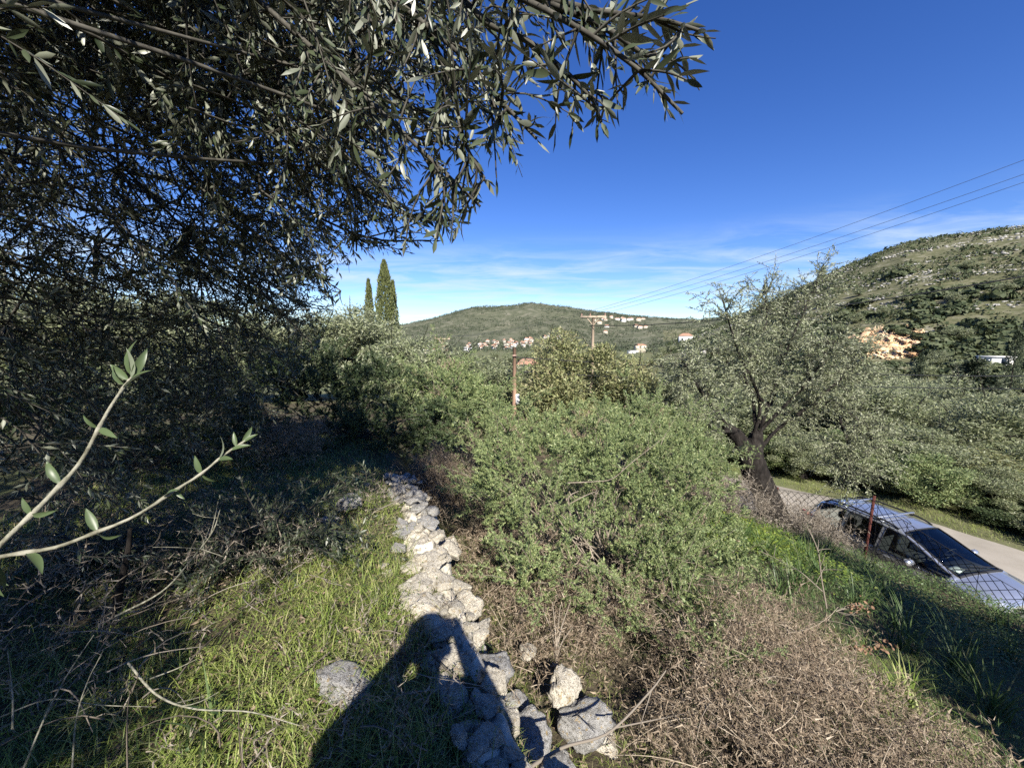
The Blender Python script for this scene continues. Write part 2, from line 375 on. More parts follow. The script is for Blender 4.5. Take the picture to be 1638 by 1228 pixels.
# ------------------------------------------------------------------ ground, road
def terrain():
    fa = np.linspace(R(-62), R(62), 330); ba = np.linspace(R(62), R(298), 60)[1:-1]
    A = np.concatenate([fa, ba]); rr = np.concatenate([[0.02], np.geomspace(.35, 3200, 205)])
    na, nr = len(A), len(rr)
    X = rr[:, None] * np.sin(A)[None]; Y = rr[:, None] * np.cos(A)[None]
    Z = height(X, Y)
    V = np.stack([X, Y, Z], -1).reshape(-1, 3)
    i, j = np.meshgrid(np.arange(nr - 1), np.arange(na), indexing='ij')
    F = np.stack([i * na + j, i * na + (j + 1) % na, (i + 1) * na + (j + 1) % na, (i + 1) * na + j], -1).reshape(-1, 4)[:, ::-1]
    me = mesh_from('ground', V, F, True)
    for k in ('soil', 'field', 'hillfar', 'hillrock'): me.materials.append(M[k])
    rm = rr[:-1][:, None] * np.ones(na)[None]; am = np.ones(nr - 1)[:, None] * A[None]
    am = (am + math.pi) % (2 * math.pi) - math.pi
    g = np.interp(am, NEARR[:, 0], NEARR[:, 1], left=-.04, right=0)
    s = np.where(rm < 16, 0, np.where(rm < 130, 1, np.where((g > -.015) & (rm < 700), 3, np.where(rm < 430, 1, 2))))
    me.polygons.foreach_set('material_index', s.ravel().astype(np.int32))
    o = link('ground', me); o['kind'] = 'structure'
terrain()

def road():
    c = _rc; t = unit(np.gradient(c, axis=0)); nrm = np.stack([t[:, 1], -t[:, 0]], 1)
    rng = np.random.default_rng(3)
    k = np.array([-1.04, -.98, -.6, -.2, .2, .6, .98, 1.04])
    w = _rw[:, None] * k[None] + np.where(np.abs(k) > .9, 1, 0)[None] * .10 * wav(c[:, :1] * 3, c[:, 1:] * 3, 1, 4)
    P = c[:, None] + nrm[:, None] * w[..., None]
    z = road_z(c[:, 1])[:, None] + np.where(np.abs(k) > 1, -.12, .012)[None] + np.zeros_like(w)
    V = np.concatenate([P, z[..., None]], -1).reshape(-1, 3); m = len(k)
    i, j = np.meshgrid(np.arange(len(c) - 1), np.arange(m - 1), indexing='ij')
    F = np.stack([i * m + j, i * m + j + 1, (i + 1) * m + j + 1, (i + 1) * m + j], -1).reshape(-1, 4)
    o = mk('road', V, F, M['road'], smooth=True); o['kind'] = 'structure'
road()

# ------------------------------------------------------------------ leaf templates (x = along the leaf, z = upper face)
def leaf_t(width, fold, bend, fine=True):
    if fine:   # 7 points, 6 triangles
        V = np.array([[0, 0, 0], [.3, width * .42, fold], [.3, 0, bend * .3], [.3, -width * .42, fold], [.65, width * .46, fold], [.65, 0, bend * .5], [.65, -width * .46, fold], [1, 0, -bend * .4]], float)
        F = np.array([[0, 2, 1], [0, 3, 2], [1, 2, 5], [1, 5, 4], [2, 3, 6], [2, 6, 5], [4, 5, 7], [5, 6, 7]])
    else:
        V = np.array([[0, 0, 0], [.45, width * .5, fold], [1, 0, -bend], [.45, -width * .5, fold]], float)
        F = np.array([[0, 2, 1], [0, 3, 2]])
    return V, F
OLV = [leaf_t(.21, .02, .05), leaf_t(.25, .035, -.04), leaf_t(.19, .015, .12)]
LF = leaf_t(.24, .03, .04, False)
LW = leaf_t(.5, .05, .05, False)
LT = (np.array([[0, .10, 0], [0, -.10, 0], [1, 0, 0]], float), np.array([[0, 1, 2]]))

def shoot(rng, p0, d, L, droop=.25, n=7, curl=.15):
    """a twig's centre line"""
    d = unit(np.array(d, float)); P = [np.array(p0, float)]
    w = rng.normal(size=3) * curl
    for k in range(n - 1):
        d = unit(d + np.array([0, 0, -droop / n]) + w / n + rng.normal(size=3) * .04)
        P.append(P[-1] + d * L / (n - 1))
    return np.array(P)
def dress(rng, path, spacing, length, ang=.75, start=.12, tipfan=True):
    """opposite leaf pairs along a twig: positions, directions, up, size"""
    seg = np.linalg.norm(np.diff(path, axis=0), axis=1); cum = np.concatenate([[0], np.cumsum(seg)]); L = cum[-1]
    s = np.arange(start * L, L, spacing); s = s + rng.normal(size=len(s)) * spacing * .15
    if len(s) == 0: s = np.array([L * .9])
    s = np.clip(s, 0, L * .999)
    p = np.stack([np.interp(s, cum, path[:, k]) for k in range(3)], 1)
    i = np.clip(np.searchsorted(cum, s) - 1, 0, len(seg) - 1); t = unit(np.diff(path, axis=0)[i])
    a = unit(np.cross(t, rng.normal(size=3) * .2 + np.array([0, .1, 1.]))); b = np.cross(t, a)
    ph = np.arange(len(s)) * math.pi / 2 + rng.uniform(0, 6.28) + rng.normal(size=len(s)) * .25
    side = a * np.cos(ph)[:, None] + b * np.sin(ph)[:, None]
    out_p, out_d, out_l = [], [], []
    for sg in (1, -1):
        an = ang + rng.normal(size=len(s)) * .22
        an = an * (1 - .45 * (s / L) ** 3)
        dd = t * np.cos(an)[:, None] + sg * side * np.sin(an)[:, None]
        dd[:, 2] -= .12
        keep = rng.random(len(s)) < .88
        ln = length * rng.uniform(.65, 1.15, len(s)) * (1 - .35 * (s / L) ** 4)
        out_p.append(p[keep]); out_d.append(unit(dd[keep])); out_l.append(ln[keep])
    out_p.append(path[-1:]); out_d.append(unit(path[-1:] - path[-2:-1])); out_l.append(np.array([length * .8]))
    return np.concatenate(out_p), np.concatenate(out_d), np.concatenate(out_l)

# ------------------------------------------------------------------ tree prototypes for the middle distance
def crown_leaves(rng, centres, sig, n, ll, lw, bias=.5):
    """leaves in clumps around centres; centres (k,3), sig (k,)"""
    k = rng.integers(0, len(centres), n)
    u = unit(rng.normal(size=(n, 3))); rad = rng.random(n) ** .45
    p = centres[k] + u * (sig[k] * rad)[:, None] * np.array([1, 1, .85])
    d = unit(u * bias + rng.normal(size=(n, 3)) * .6 + np.array([0, 0, .25]))
    return p, frames(d, rng, up=np.array([0, 0, 1.]), wob=.8), np.stack([ll * rng.uniform(.6, 1.3, n), lw * rng.uniform(.7, 1.3, n), np.full(n, ll)], 1)

def olive_proto(seed, n, ll, wisp=26, H=4.6, Wd=4.8, trunk_h=.9):
    rng = np.random.default_rng(seed)
    ctr = []
    for _ in range(44):
        u = unit(rng.normal(size=3)) * rng.uniform(.15, 1.08) ** .6
        ctr.append(np.array([u[0] * Wd * .36, u[1] * Wd * .36, H * .50 + u[2] * H * .33]))
    ctr = np.array(ctr); sig = rng.uniform(.32, .64, len(ctr))
    g = Geo(); p, Mx, sc = crown_leaves(rng, ctr, sig, n, ll, ll * 1.25)
    g.inst(LF, p, Mx, sc)
    tw = Geo(); lm = Geo()
    fork = np.array([rng.normal() * .15, rng.normal() * .15, trunk_h])
    tw.tube(smooth_path([[0, 0, -.4], [.08, .05, trunk_h * .4], fork], 8), np.linspace(.32, .22, 8), 8)
    for q in range(7):
        c = ctr[rng.integers(len(ctr))]
        mid = (fork + c) / 2 + rng.normal(size=3) * .25
        lm.tube(smooth_path([fork, mid, c], 7), np.linspace(.13, .03, 7), 5)
    for q in range(wisp):              # upright shoots that break the outline
        c = ctr[rng.integers(len(ctr))]; d = unit(rng.normal(size=3) * .5 + np.array([0, 0, 1.0]) + (c - [0, 0, H * .5]) * .25)
        P = shoot(rng, c, d, rng.uniform(.7, 1.35), .1, 5)
        lm.tube(P, np.linspace(.018, .006, 5), 3)
        a, b, l = dress(rng, P, .075, ll * .9, .7)
        g.inst(LF, a, frames(b, rng), np.stack([l, l, l], 1))
    V, F = g.arr(); hmax = np.percentile(V[:, 2], 99.7); wmax = np.percentile(np.abs(V[:, :2]), 99) * 2
    return tw.mesh('olive_trunk', True), lm.mesh('olive_limbs', True), g.mesh('olive_crown'), hmax, wmax
PROTO = {}
for k in range(4): PROTO['olive%d' % k] = olive_proto(100 + k, 24000, .13)
for k in range(3): PROTO['far%d' % k] = olive_proto(200 + k, 2600, .34, 14)

def place_tree(proto, name, label, pos, hgt, wid, rz, leafmat, group=None, bark='bark', cat='tree', tilt=0):
    tm, lm, cm, h, w = PROTO[proto]
    t = thing(name, label, cat, pos, rz, group)
    t.scale = (wid / w, wid / w, hgt / h)
    a = bpy.data.objects.new('trunk', tm); b = bpy.data.objects.new('crown', cm); l_ = bpy.data.objects.new('limbs', lm); l_['kind'] = 'stuff'
    for o, m in ((a, M[bark]), (l_, M[bark]), (b, M[leafmat])):
        COL.objects.link(o); o.parent = t
        if len(o.data.materials) == 0: o.data.materials.append(m)
        o.material_slots[0].link = 'OBJECT'; o.material_slots[0].material = m
    return t
def tree_at(u, vtop, zc, wpx, proto, rz, leafmat, label, group=None, name='olive_tree', bark='bark'):
    p = pix(u, vtop, zc); b = float(height(p[0], p[1]))
    return place_tree(proto, name, label, (p[0], p[1], b - .05), p[2] - b, wpx * zc / FPX, rz, leafmat, group, bark)

# the trees one can tell apart between the terraces and the road
tree_at(548, 488, 17, 190, 'olive0', .3, 'olive_pale', 'pale grey-green olive tree just left of the cypresses')
tree_at(655, 538, 13.5, 190, 'olive1', 1.2, 'olive_pale', 'rounded olive tree in front of the tall cypresses')
tree_at(765, 562, 15, 200, 'olive2', 2.0, 'olive_far', 'olive tree left of the wooden pole, below the village')
tree_at(928, 530, 13.0, 200, 'olive3', .7, 'yellowish', 'yellow-green bushy tree right of the wooden pole')
tree_at(850, 598, 19, 150, 'olive0', 3.3, 'olive_far', 'low olive tree directly behind the wooden pole')
tree_at(1048, 598, 14, 170, 'olive1', 4.0, 'olive_far', 'olive tree between the yellow-green tree and the dark-trunked olive')
tree_at(455, 500, 15, 200, 'olive2', 5.0, 'olive_pale', 'sunlit olive seen through the shaded branches at left')
tree_at(330, 470, 13, 230, 'olive3', 1.0, 'olive_pale', 'olive behind the shaded canopy, second from the left edge')
tree_at(130, 440, 12, 260, 'olive0', 2.3, 'olive_pale', 'olive behind the shaded canopy at the left edge')
tree_at(-80, 420, 11, 260, 'olive1', 2.9, 'olive_pale', 'olive cut by the left edge of the picture')
tree_at(1325, 596, 24, 150, 'olive2', .2, 'olive_far', 'olive beyond the road, behind the dark-trunked olive')
tree_at(1420, 618, 21, 190, 'olive3', 1.6, 'olive_far', 'olive beyond the road above the car roof')
tree_at(1530, 668, 17.5, 210, 'olive0', 4.4, 'olive_far', 'olive beyond the road above the windscreen of the car')
tree_at(1650, 628, 17.5, 200, 'olive1', 5.4, 'olive_far', 'big olive at the right edge beyond the road')
tree_at(1395, 690, 17.5, 150, 'olive1', 1.9, 'shrub_green', 'low green bush on the verge just behind the roof of the car')
tree_at(1330, 690, 18.5, 130, 'olive2', 2.9, 'olive_pale', 'low olive on the verge right of the dark trunk')
tree_at(1600, 720, 15.5, 190, 'olive3', .9, 'yellowish', 'low yellowish bush on the verge beyond the bonnet of the car')
tree_at(1470, 690, 16.6, 160, 'olive0', 5.9, 'olive_pale', 'low pale olive on the verge beyond the roof bars')
for _k, _i in enumerate(range(44, 104, 5)):
    _t = unit(_rc[_i + 1] - _rc[_i]); _q = _rc[_i] + np.array([_t[1], -_t[0]]) * (_rw[_i] + 2.3 + .5 * math.sin(_k * 2.1)); _h = 1.7 + .6 * math.sin(_k * 1.7)
    place_tree('olive%d' % (_k % 4), 'verge_bush', 'leafy bush of the hedge behind the grass verge beyond the road', (_q[0], _q[1], float(height(_q[0], _q[1])) - .25), _h, 2.9, _k * 1.3, ('olive_far', 'shrub_green', 'olive_pale', 'shrub_dark')[_k % 4], 'bushes along the far verge', cat='bush')
tree_at(1490, 600, 30, 150, 'olive2', 3.5, 'olive_pale', 'grey olive left of the dark conifer')
tree_at(1185, 640, 23, 130, 'olive3', 2.6, 'olive_far', 'small olive beyond the road, left of the dark trunk')
tree_at(1105, 640, 20, 120, 'olive0', 3.6, 'olive_far', 'olive in the gap left of the dark-trunked olive')

def grove():
    rng = np.random.default_rng(5); pts = []
    tries = 0
    while len(pts) < 235 and tries < 20000:
        tries += 1
        az = rng.uniform(R(-34), R(58)); r = 25 + 215 * rng.random() ** .8
        x, y = r * math.sin(az), r * math.cos(az)
        if any((x - a) ** 2 + (y - b) ** 2 < (3.6 + .012 * r) ** 2 for a, b in pts): continue
        d, hw, _ = road_d(np.array([x]), np.array([y]))
        if abs(d[0]) < hw[0] + 3.2 and r < 60: continue
        if az < R(-8) and r < 45: continue
        pts.append((x, y))
    for k, (x, y) in enumerate(pts):
        r = math.hypot(x, y); b = float(height(x, y))
        pr = ('olive%d' % (k % 4)) if r < 48 else 'far%d' % (k % 3)
        h = rng.uniform(3.4, 4.8)
        if math.degrees(math.atan2(x, y)) < 4: h *= .85
        deg = math.degrees(math.atan2(x, y)); where = ('left of the wooden pole, below the far hill' if deg < 0 else 'between the wooden pole and the dark-trunked olive' if deg < 27 else 'behind the dark-trunked olive' if deg < 38 else 'below the orange quarry' if deg < 47 else 'around the dark conifer at right')
        lab = ('grey-green valley olive ' if r < 70 else 'distant olive of the valley grove ') + where
        place_tree(pr, 'olive_tree', lab, (x, y, b - .1), h, rng.uniform(4.2, 6.0), rng.uniform(0, 6.28),
                   ['olive_far', 'olive_pale', 'olive_far', 'olive_far'][k % 4], 'olives of the valley grove')
grove()

# ------------------------------------------------------------------ cypresses and the dark conifer
def cypress(name, label, u, vtop, zc, wpx, seed, n, mat='cypress', spread=1.0, ll=.16, group=None):
    rng = np.random.default_rng(seed)
    p = pix(u, vtop, zc); b = float(height(p[0], p[1])); H = p[2] - b; Rm = wpx * zc / FPX / 2
    t = thing(name, label, 'tree', (p[0], p[1], b), 0, group)
    g = Geo()
    z = H * (.06 + .94 * rng.random(n) ** .8)
    f = 1 - z / H
    prof = np.clip(f * 4.2, 0, 1) ** .6 * (.66 + .34 * np.sin(np.clip(f, 0, 1) * math.pi * .85))
    a = rng.uniform(0, 6.283, n)
    rad = Rm * prof * (.25 + .75 * rng.random(n) ** .4) * (1 + .16 * np.sin(a * 5 + z * 2.3) + .12 * np.sin(a * 3 - z * 3.9))
    P = np.stack([rad * np.cos(a), rad * np.sin(a), z], 1)
    d = unit(np.stack([np.cos(a) * .45, np.sin(a) * .45, np.full(n, 1.0)], 1) + rng.normal(size=(n, 3)) * .25)
    g.inst(LW, P, frames(d, rng), np.stack([ll * rng.uniform(.7, 1.6, n), np.full(n, ll * .9), np.full(n, ll)], 1))
    g.build('crown', M[mat], t)
    w = Geo(); w.tube([[0, 0, -.3], [0, 0, H * .5], [0, 0, H * .9]], [Rm * .16, Rm * .09, .02], 7); w.build('trunk', M['bark'], t, True)
cypress('cypress_tree', 'tallest dark cypress of the three, at the centre of the group', 614, 418, 30, 29, 1, 12000)
cypress('cypress_tree', 'slim cypress on the left of the tall group, standing apart', 589, 448, 31, 14, 2, 5000)
cypress('cypress_tree', 'shorter cypress leaning close to the right of the tallest one', 628, 450, 31.5, 16, 3, 5000)
cypress('cypress_tree', 'small distant cypress beside the far power pole', 699, 541, 80, 9, 4, 900, ll=.35)
cypress('cypress_tree', 'small lone cypress below the orange quarry', 1474, 566, 75, 9, 5, 900, ll=.35, mat='conifer')
cypress('cypress_tree', 'dark cypress beside the white building at the right edge', 1629, 530, 62, 17, 6, 2200, ll=.25, mat='conifer')

def conifer():
    rng = np.random.default_rng(8)
    p = pix(1563, 574, 38); b = float(height(p[0], p[1])); H = p[2] - b
    t = thing('conifer_tree', 'dark broad conifer standing among the olives at right', 'tree', (p[0], p[1], b))
    g = Geo(); w = Geo(); tk = Geo()
    tk.tube([[0, 0, -.2], [0, 0, H * .98]], [.22, .03], 7)
    for k in range(150):
        f = rng.random() ** .8; z = H * (.05 + .93 * f); L = 3.1 * (1 - f) ** .7 * rng.uniform(.65, 1.1) + .25
        a = rng.uniform(0, 6.283); d = np.array([math.cos(a), math.sin(a), .15])
        P = shoot(rng, [0, 0, z], d, L, .35, 6); w.tube(P, np.linspace(.05, .01, 6), 3)
        m = int(26 * L) + 8; s = rng.random(m) ** .7; q = np.stack([np.interp(s * 5, np.arange(6), P[:, c]) for c in range(3)], 1) + rng.normal(size=(m, 3)) * .12
        dd = unit(d + rng.normal(size=(m, 3)) * .5 + [0, 0, .2]); g.inst(LW, q, frames(dd, rng), np.stack([.42 * rng.uniform(.6, 1.2, m), np.full(m, .3), np.full(m, .3)], 1))
    g.build('crown', M['conifer'], t); tk.build('trunk', M['barkpale'], t); w.build('branches', M['barkpale'], t)['kind'] = 'stuff'
conifer()

# ------------------------------------------------------------------ scrub on the hills
def bush_mesh(seed, n, name):
    rng = np.random.default_rng(seed); g = Geo()
    u = unit(rng.normal(size=(n, 3))); u[:, 2] = np.abs(u[:, 2]) * 1.0 - .12
    lump = 1 + .28 * np.sin(u[:, 0] * 4 + seed) * np.cos(u[:, 1] * 5 - seed) + .15 * np.sin(u[:, 2] * 7 + u[:, 0] * 6)
    P = u * lump[:, None] * rng.uniform(.72, 1.0, (n, 1)) * np.array([1, 1, .8])
    d = unit(np.cross(u, rng.normal(size=(n, 3))) + u * .35)
    z = unit(u + rng.normal(size=(n, 3)) * .35); y = unit(np.cross(z, d)); z = np.cross(d, y)
    V = np.array([[-.5, -.4, 0], [.5, -.35, .05], [.35, .45, 0], [-.4, .4, .06]]); F = np.array([[0, 1, 2], [0, 2, 3]])
    sz = rng.uniform(.22, .42, n)
    g.inst((V, F), P, np.stack([d, y, z], -1), np.stack([sz, sz, sz], 1))
    return g
BUSH = [bush_mesh(40 + k, 260, 'bush') for k in range(4)]
BUSHM = [b.mesh('hill_bush') for b in BUSH]
SMALL = [bush_mesh(60 + k, 10, 'bush') for k in range(3)]

def right_hill():
    rng = np.random.default_rng(21)
    n = 16000
    az = rng.uniform(R(20), R(56.5), n); r = 135 + 290 * rng.random(n) ** 1.1
    x, y = r * np.sin(az), r * np.cos(az); z = height(x, y)
    q = wav(x, y * .6 + z * 2.2, .07, 14) + .8 * wav(x, y, .25, 18) + rng.normal(size=n) * .35
    g = np.interp(az, NEARR[:, 0], NEARR[:, 1], left=-.04)
    keep = (q > -.26 + .45 * sst(R(40), R(56), az) - .4 * sst(240, 150, r)) & (g > -.01)
    u, v, zc = project(np.stack([x, y, z], 1))
    inq = (u > 1342) & (u < 1498) & (v > 519) & (v < 590) & (r < 260)
    keep &= ~inq
    x, y, z, r, u, v = x[keep], y[keep], z[keep], r[keep], u[keep], v[keep]
    sz = rng.uniform(.7, 2.9, len(x)) * (.75 + .6 * rng.random(len(x)) ** 3)
    vis = (u > 1150) & (u < 1660) & (v < 600) & (r < 400)
    score = np.where(vis, sz / r, 0); order = np.argsort(-score)
    for k in order[:300]:
        o = link('hill_shrub', BUSHM[k % 4], M['maquis'])
        o.location = (x[k], y[k], z[k] + .1); o.scale = (sz[k] * rng.uniform(.9, 1.35), sz[k], sz[k] * rng.uniform(.75, 1.0)); o.rotation_euler = (0, 0, rng.uniform(0, 6.28))
        lab = ('dark round shrub on the skyline of the rocky hill' if r[k] > 345 else 'dark shrub on the hillside left of the orange quarry' if u[k] < 1345 else 'dark shrub on the slope right of the orange quarry' if u[k] > 1500 else 'dark shrub on the rocky slope above the orange quarry' if v[k] < 525 else 'dark shrub at the edge of the orange quarry')
        tag(o, lab, 'shrub', 'shrubs on the rocky hillside')
    rest = order[300:]; G = Geo()
    for s in range(3):
        k = rest[s::3]; m = len(k); a = rng.uniform(0, 6.28, m)
        Mx = np.zeros((m, 3, 3)); Mx[:, 0, 0] = np.cos(a); Mx[:, 0, 1] = -np.sin(a); Mx[:, 1, 0] = np.sin(a); Mx[:, 1, 1] = np.cos(a); Mx[:, 2, 2] = 1
        G.inst(SMALL[s].arr(), np.stack([x[k], y[k], z[k]], 1), Mx, sz[k] * 1.0)
    tag(G.build('hillside_scrub', M['maquis']), 'low scrub covering the rocky hillside between the larger shrubs', 'scrub', kind='stuff')
right_hill()
def hill_rocks():
    rng = np.random.default_rng(29); n = 10000
    az = rng.uniform(R(24), R(58), n); r = 150 + 240 * rng.random(n); x, y = r * np.sin(az), r * np.cos(az); z = height(x, y)
    q = wav(x * .5, y * .5 + z * 3.5, .12, 30); k = q > .05; x, y, z = x[k], y[k], z[k]; m = len(x)
    bm = bmesh.new(); bmesh.ops.create_cone(bm, cap_ends=False, segments=5, radius1=1, radius2=.55, depth=1); bmesh.ops.holes_fill(bm, edges=bm.edges); bmesh.ops.triangulate(bm, faces=bm.faces); bm.verts.index_update(); V = np.array([v.co[:] for v in bm.verts]); F = np.array([[v.index for v in f.verts] for f in bm.faces]); bm.free()
    V = V * (1 + .3 * rng.normal(size=(len(V), 1)).clip(-1, 1)); a = rng.uniform(0, 6.28, m); Mx = np.zeros((m, 3, 3)); Mx[:, 0, 0] = np.cos(a); Mx[:, 0, 1] = -np.sin(a); Mx[:, 1, 0] = np.sin(a); Mx[:, 1, 1] = np.cos(a); Mx[:, 2, 2] = 1
    s = rng.uniform(.2, .7, m) ** 1.2; g = Geo(); g.inst((V, F), np.stack([x, y, z], 1), Mx, np.stack([s * 1.7, s * 1.2, s * .7], 1))
    tag(g.build('hillside_rocks', M['rockgrey']), 'pale limestone rocks breaking through the scrub of the right hill', 'rocks', kind='stuff')
hill_rocks()

def far_wood():
    rng = np.random.default_rng(23); n = 9800
    az = rng.uniform(R(-26), R(30), n); r = 330 + 800 * rng.random(n) ** .75
    x, y = r * np.sin(az), r * np.cos(az); z = height(x, y)
    q = wav(x, y, .02, 5) + .6 * wav(x, y, .08, 8) + rng.normal(size=n) * .5
    keep = q > -.45
    x, y, z, r = x[keep], y[keep], z[keep], r[keep]; G = Geo()
    sz = rng.uniform(1.6, 3.8, len(x)); 
    ridge_ = r > 1000; sz = np.where(ridge_, sz * 1.1, sz)
    V, F = bush_mesh(71, 14, 'b').arr()
    for s in range(3):
        T = bush_mesh(70 + s, 9, 'b').arr(); k = np.arange(s, len(x), 3); m = len(k); a = rng.uniform(0, 6.28, m)
        Mx = np.zeros((m, 3, 3)); Mx[:, 0, 0] = np.cos(a); Mx[:, 0, 1] = -np.sin(a); Mx[:, 1, 0] = np.sin(a); Mx[:, 1, 1] = np.cos(a); Mx[:, 2, 2] = 1
        G.inst((T[0] * np.array([1, 1, 1.15]), T[1]), np.stack([x[k], y[k], z[k]], 1), Mx, sz[k] * 1.25)
    tag(G.build('far_woodland', M['wood_far']), 'woodland and scrub covering the far hill behind the village', 'woodland', kind='stuff')
far_wood()

# ------------------------------------------------------------------ the orange cut in the hillside
M['quarry'] = noise_mat('quarry_rock', [(.28, (.30, .17, .09)), (.42, (.47, .29, .15)), (.56, (.58, .41, .25)), (.7, (.66, .54, .38)), (.82, (.42, .17, .07))], .22, 12, 1.0, bump=.9, bscale=.8, bdist=.5, nrough=.7)
def terrain_depth(u, v, lo, hi, n=160):
    zc = np.linspace(lo, hi, n); d = pix(u, v, 1.0) - EYE
    P = EYE + d * zc[:, None]; h = height(P[:, 0], P[:, 1]); k = np.argmax(h > P[:, 2])
    return zc[k] if h[k] > P[k, 2] else hi
def quarry():
    nu, nv = 70, 34; V = []
    for i in range(nu):
        a = i / (nu - 1)
        top = 3 * math.sin(a * 41) + 2 * math.sin(a * 77) + np.interp(a, [0, .15, .3, .45, .62, .75, .88, 1], [541, 529, 520, 517, 525, 516, 524, 552])
        bot = np.interp(a, [0, .2, .6, .85, 1], [578, 580, 577, 576, 566])
        for j in range(nv):
            b = j / (nv - 1)
            u = 1342 + 156 * a + 3 * math.sin(b * 9 + a * 4); v = bot + (top - bot) * b
            nz = mnoise.noise(Vector((a * 14, b * 9, 2))) + .5 * mnoise.noise(Vector((a * 34, b * 22, 5)))
            zt = terrain_depth(u, v, 80, 220, 110)
            edge = min(1, 6 * a, 6 * (1 - a), 6 * b, 5 * (1 - b))
            zc = zt + .8 - edge * (2.0 + .5 * abs(math.sin(a * 17 + b * 3)) + 1.6 * (math.floor(b * 6 + .8 * math.sin(a * 9)) % 2)) + .8 * nz * edge
            P = pix(u, v, zc)
            V.append(P)
    V = np.array(V)
    i, j = np.meshgrid(np.arange(nu - 1), np.arange(nv - 1))
    F = np.stack([i * nv + j, (i + 1) * nv + j, (i + 1) * nv + j + 1, i * nv + j + 1], -1).reshape(-1, 4)
    o = mk('quarry_face', V, F, M['quarry']); o['kind'] = 'structure'
quarry()
def quarry_shrubs():
    rng = np.random.default_rng(33)
    for k, (u, v, s) in enumerate([(1356, 548, 2.2), (1372, 530, 1.6), (1430, 527, 2.4), (1446, 533, 2.0), (1462, 524, 2.2), (1478, 540, 2.6), (1488, 556, 3.0), (1455, 560, 1.1), (1350, 574, 1.6), (1430, 584, 1.8), (1480, 576, 2.0), (1496, 566, 2.4)]):
        P = pix(u, v, terrain_depth(u, v, 80, 220) - 3.5); o = link('hill_shrub', BUSHM[k % 4], M['maquis']); o.location = P; o.scale = (s * 1.2, s, s * .85); o.rotation_euler = (0, 0, k)
        tag(o, 'dark shrub growing on the rim of the orange quarry', 'shrub', 'shrubs on the quarry rim')
quarry_shrubs()

# ------------------------------------------------------------------ houses
M['plaster'] = noise_mat('cream_plaster', [(.3, (.44, .39, .31)), (.7, (.54, .49, .40))], .4, 4, .9)
M['white'] = noise_mat('white_plaster', [(.3, (.55, .54, .51)), (.7, (.64, .63, .60))], .4, 4, .9)
M['tile'] = noise_mat('orange_tile', [(.3, (.30, .165, .105)), (.7, (.40, .24, .165))], 1.2, 6, .9)
M['pane'] = plain('window_pane', (.035, .045, .055), .15, 0, .5)
def house(u, vbase, zc, w, dpt, h, rz, wall, label, group=None, flat=False, nwin=3, storeys=1):
    d = pix(u, vbase, zc); hz = float(height(d[0], d[1]))
    t = thing('house', label, 'house', (d[0], d[1], d[2]), rz, group)
    low = min(hz - d[2], 0) - 1.5
    g = Geo(); g.box((0, 0, (h + low) / 2), (w / 2, dpt / 2, (h - low) / 2)); g.build('wall', M[wall], t)
    r = Geo()
    if flat:
        r.box((0, 0, h + .12), (w / 2 + .2, dpt / 2 + .2, .12)); r.build('roof', M[wall], t)
    else:
        o, k = .4, .22 * dpt
        V = [(-w / 2 - o, -dpt / 2 - o, h), (w / 2 + o, -dpt / 2 - o, h), (w / 2 + o, dpt / 2 + o, h), (-w / 2 - o, dpt / 2 + o, h), (-w / 2 + dpt * .3, 0, h + k + .2), (w / 2 - dpt * .3, 0, h + k + .2)]
        r.add(V, [[0, 1, 5, 4], [2, 3, 4, 5]]); r.add(V, [[1, 2, 5], [3, 0, 4], [0, 3, 2], [0, 2, 1]])
        ro = r.build('roof', M['tile'], t)
    for s in range(storeys):
        for k in range(nwin):
            x = (k + .5) / nwin * w - w / 2; z = h * (s + .52) / storeys
            q = Geo(); q.box((x, -dpt / 2 - .02, z), (.55, .05, .65)); q.build('window', M['pane'], t)
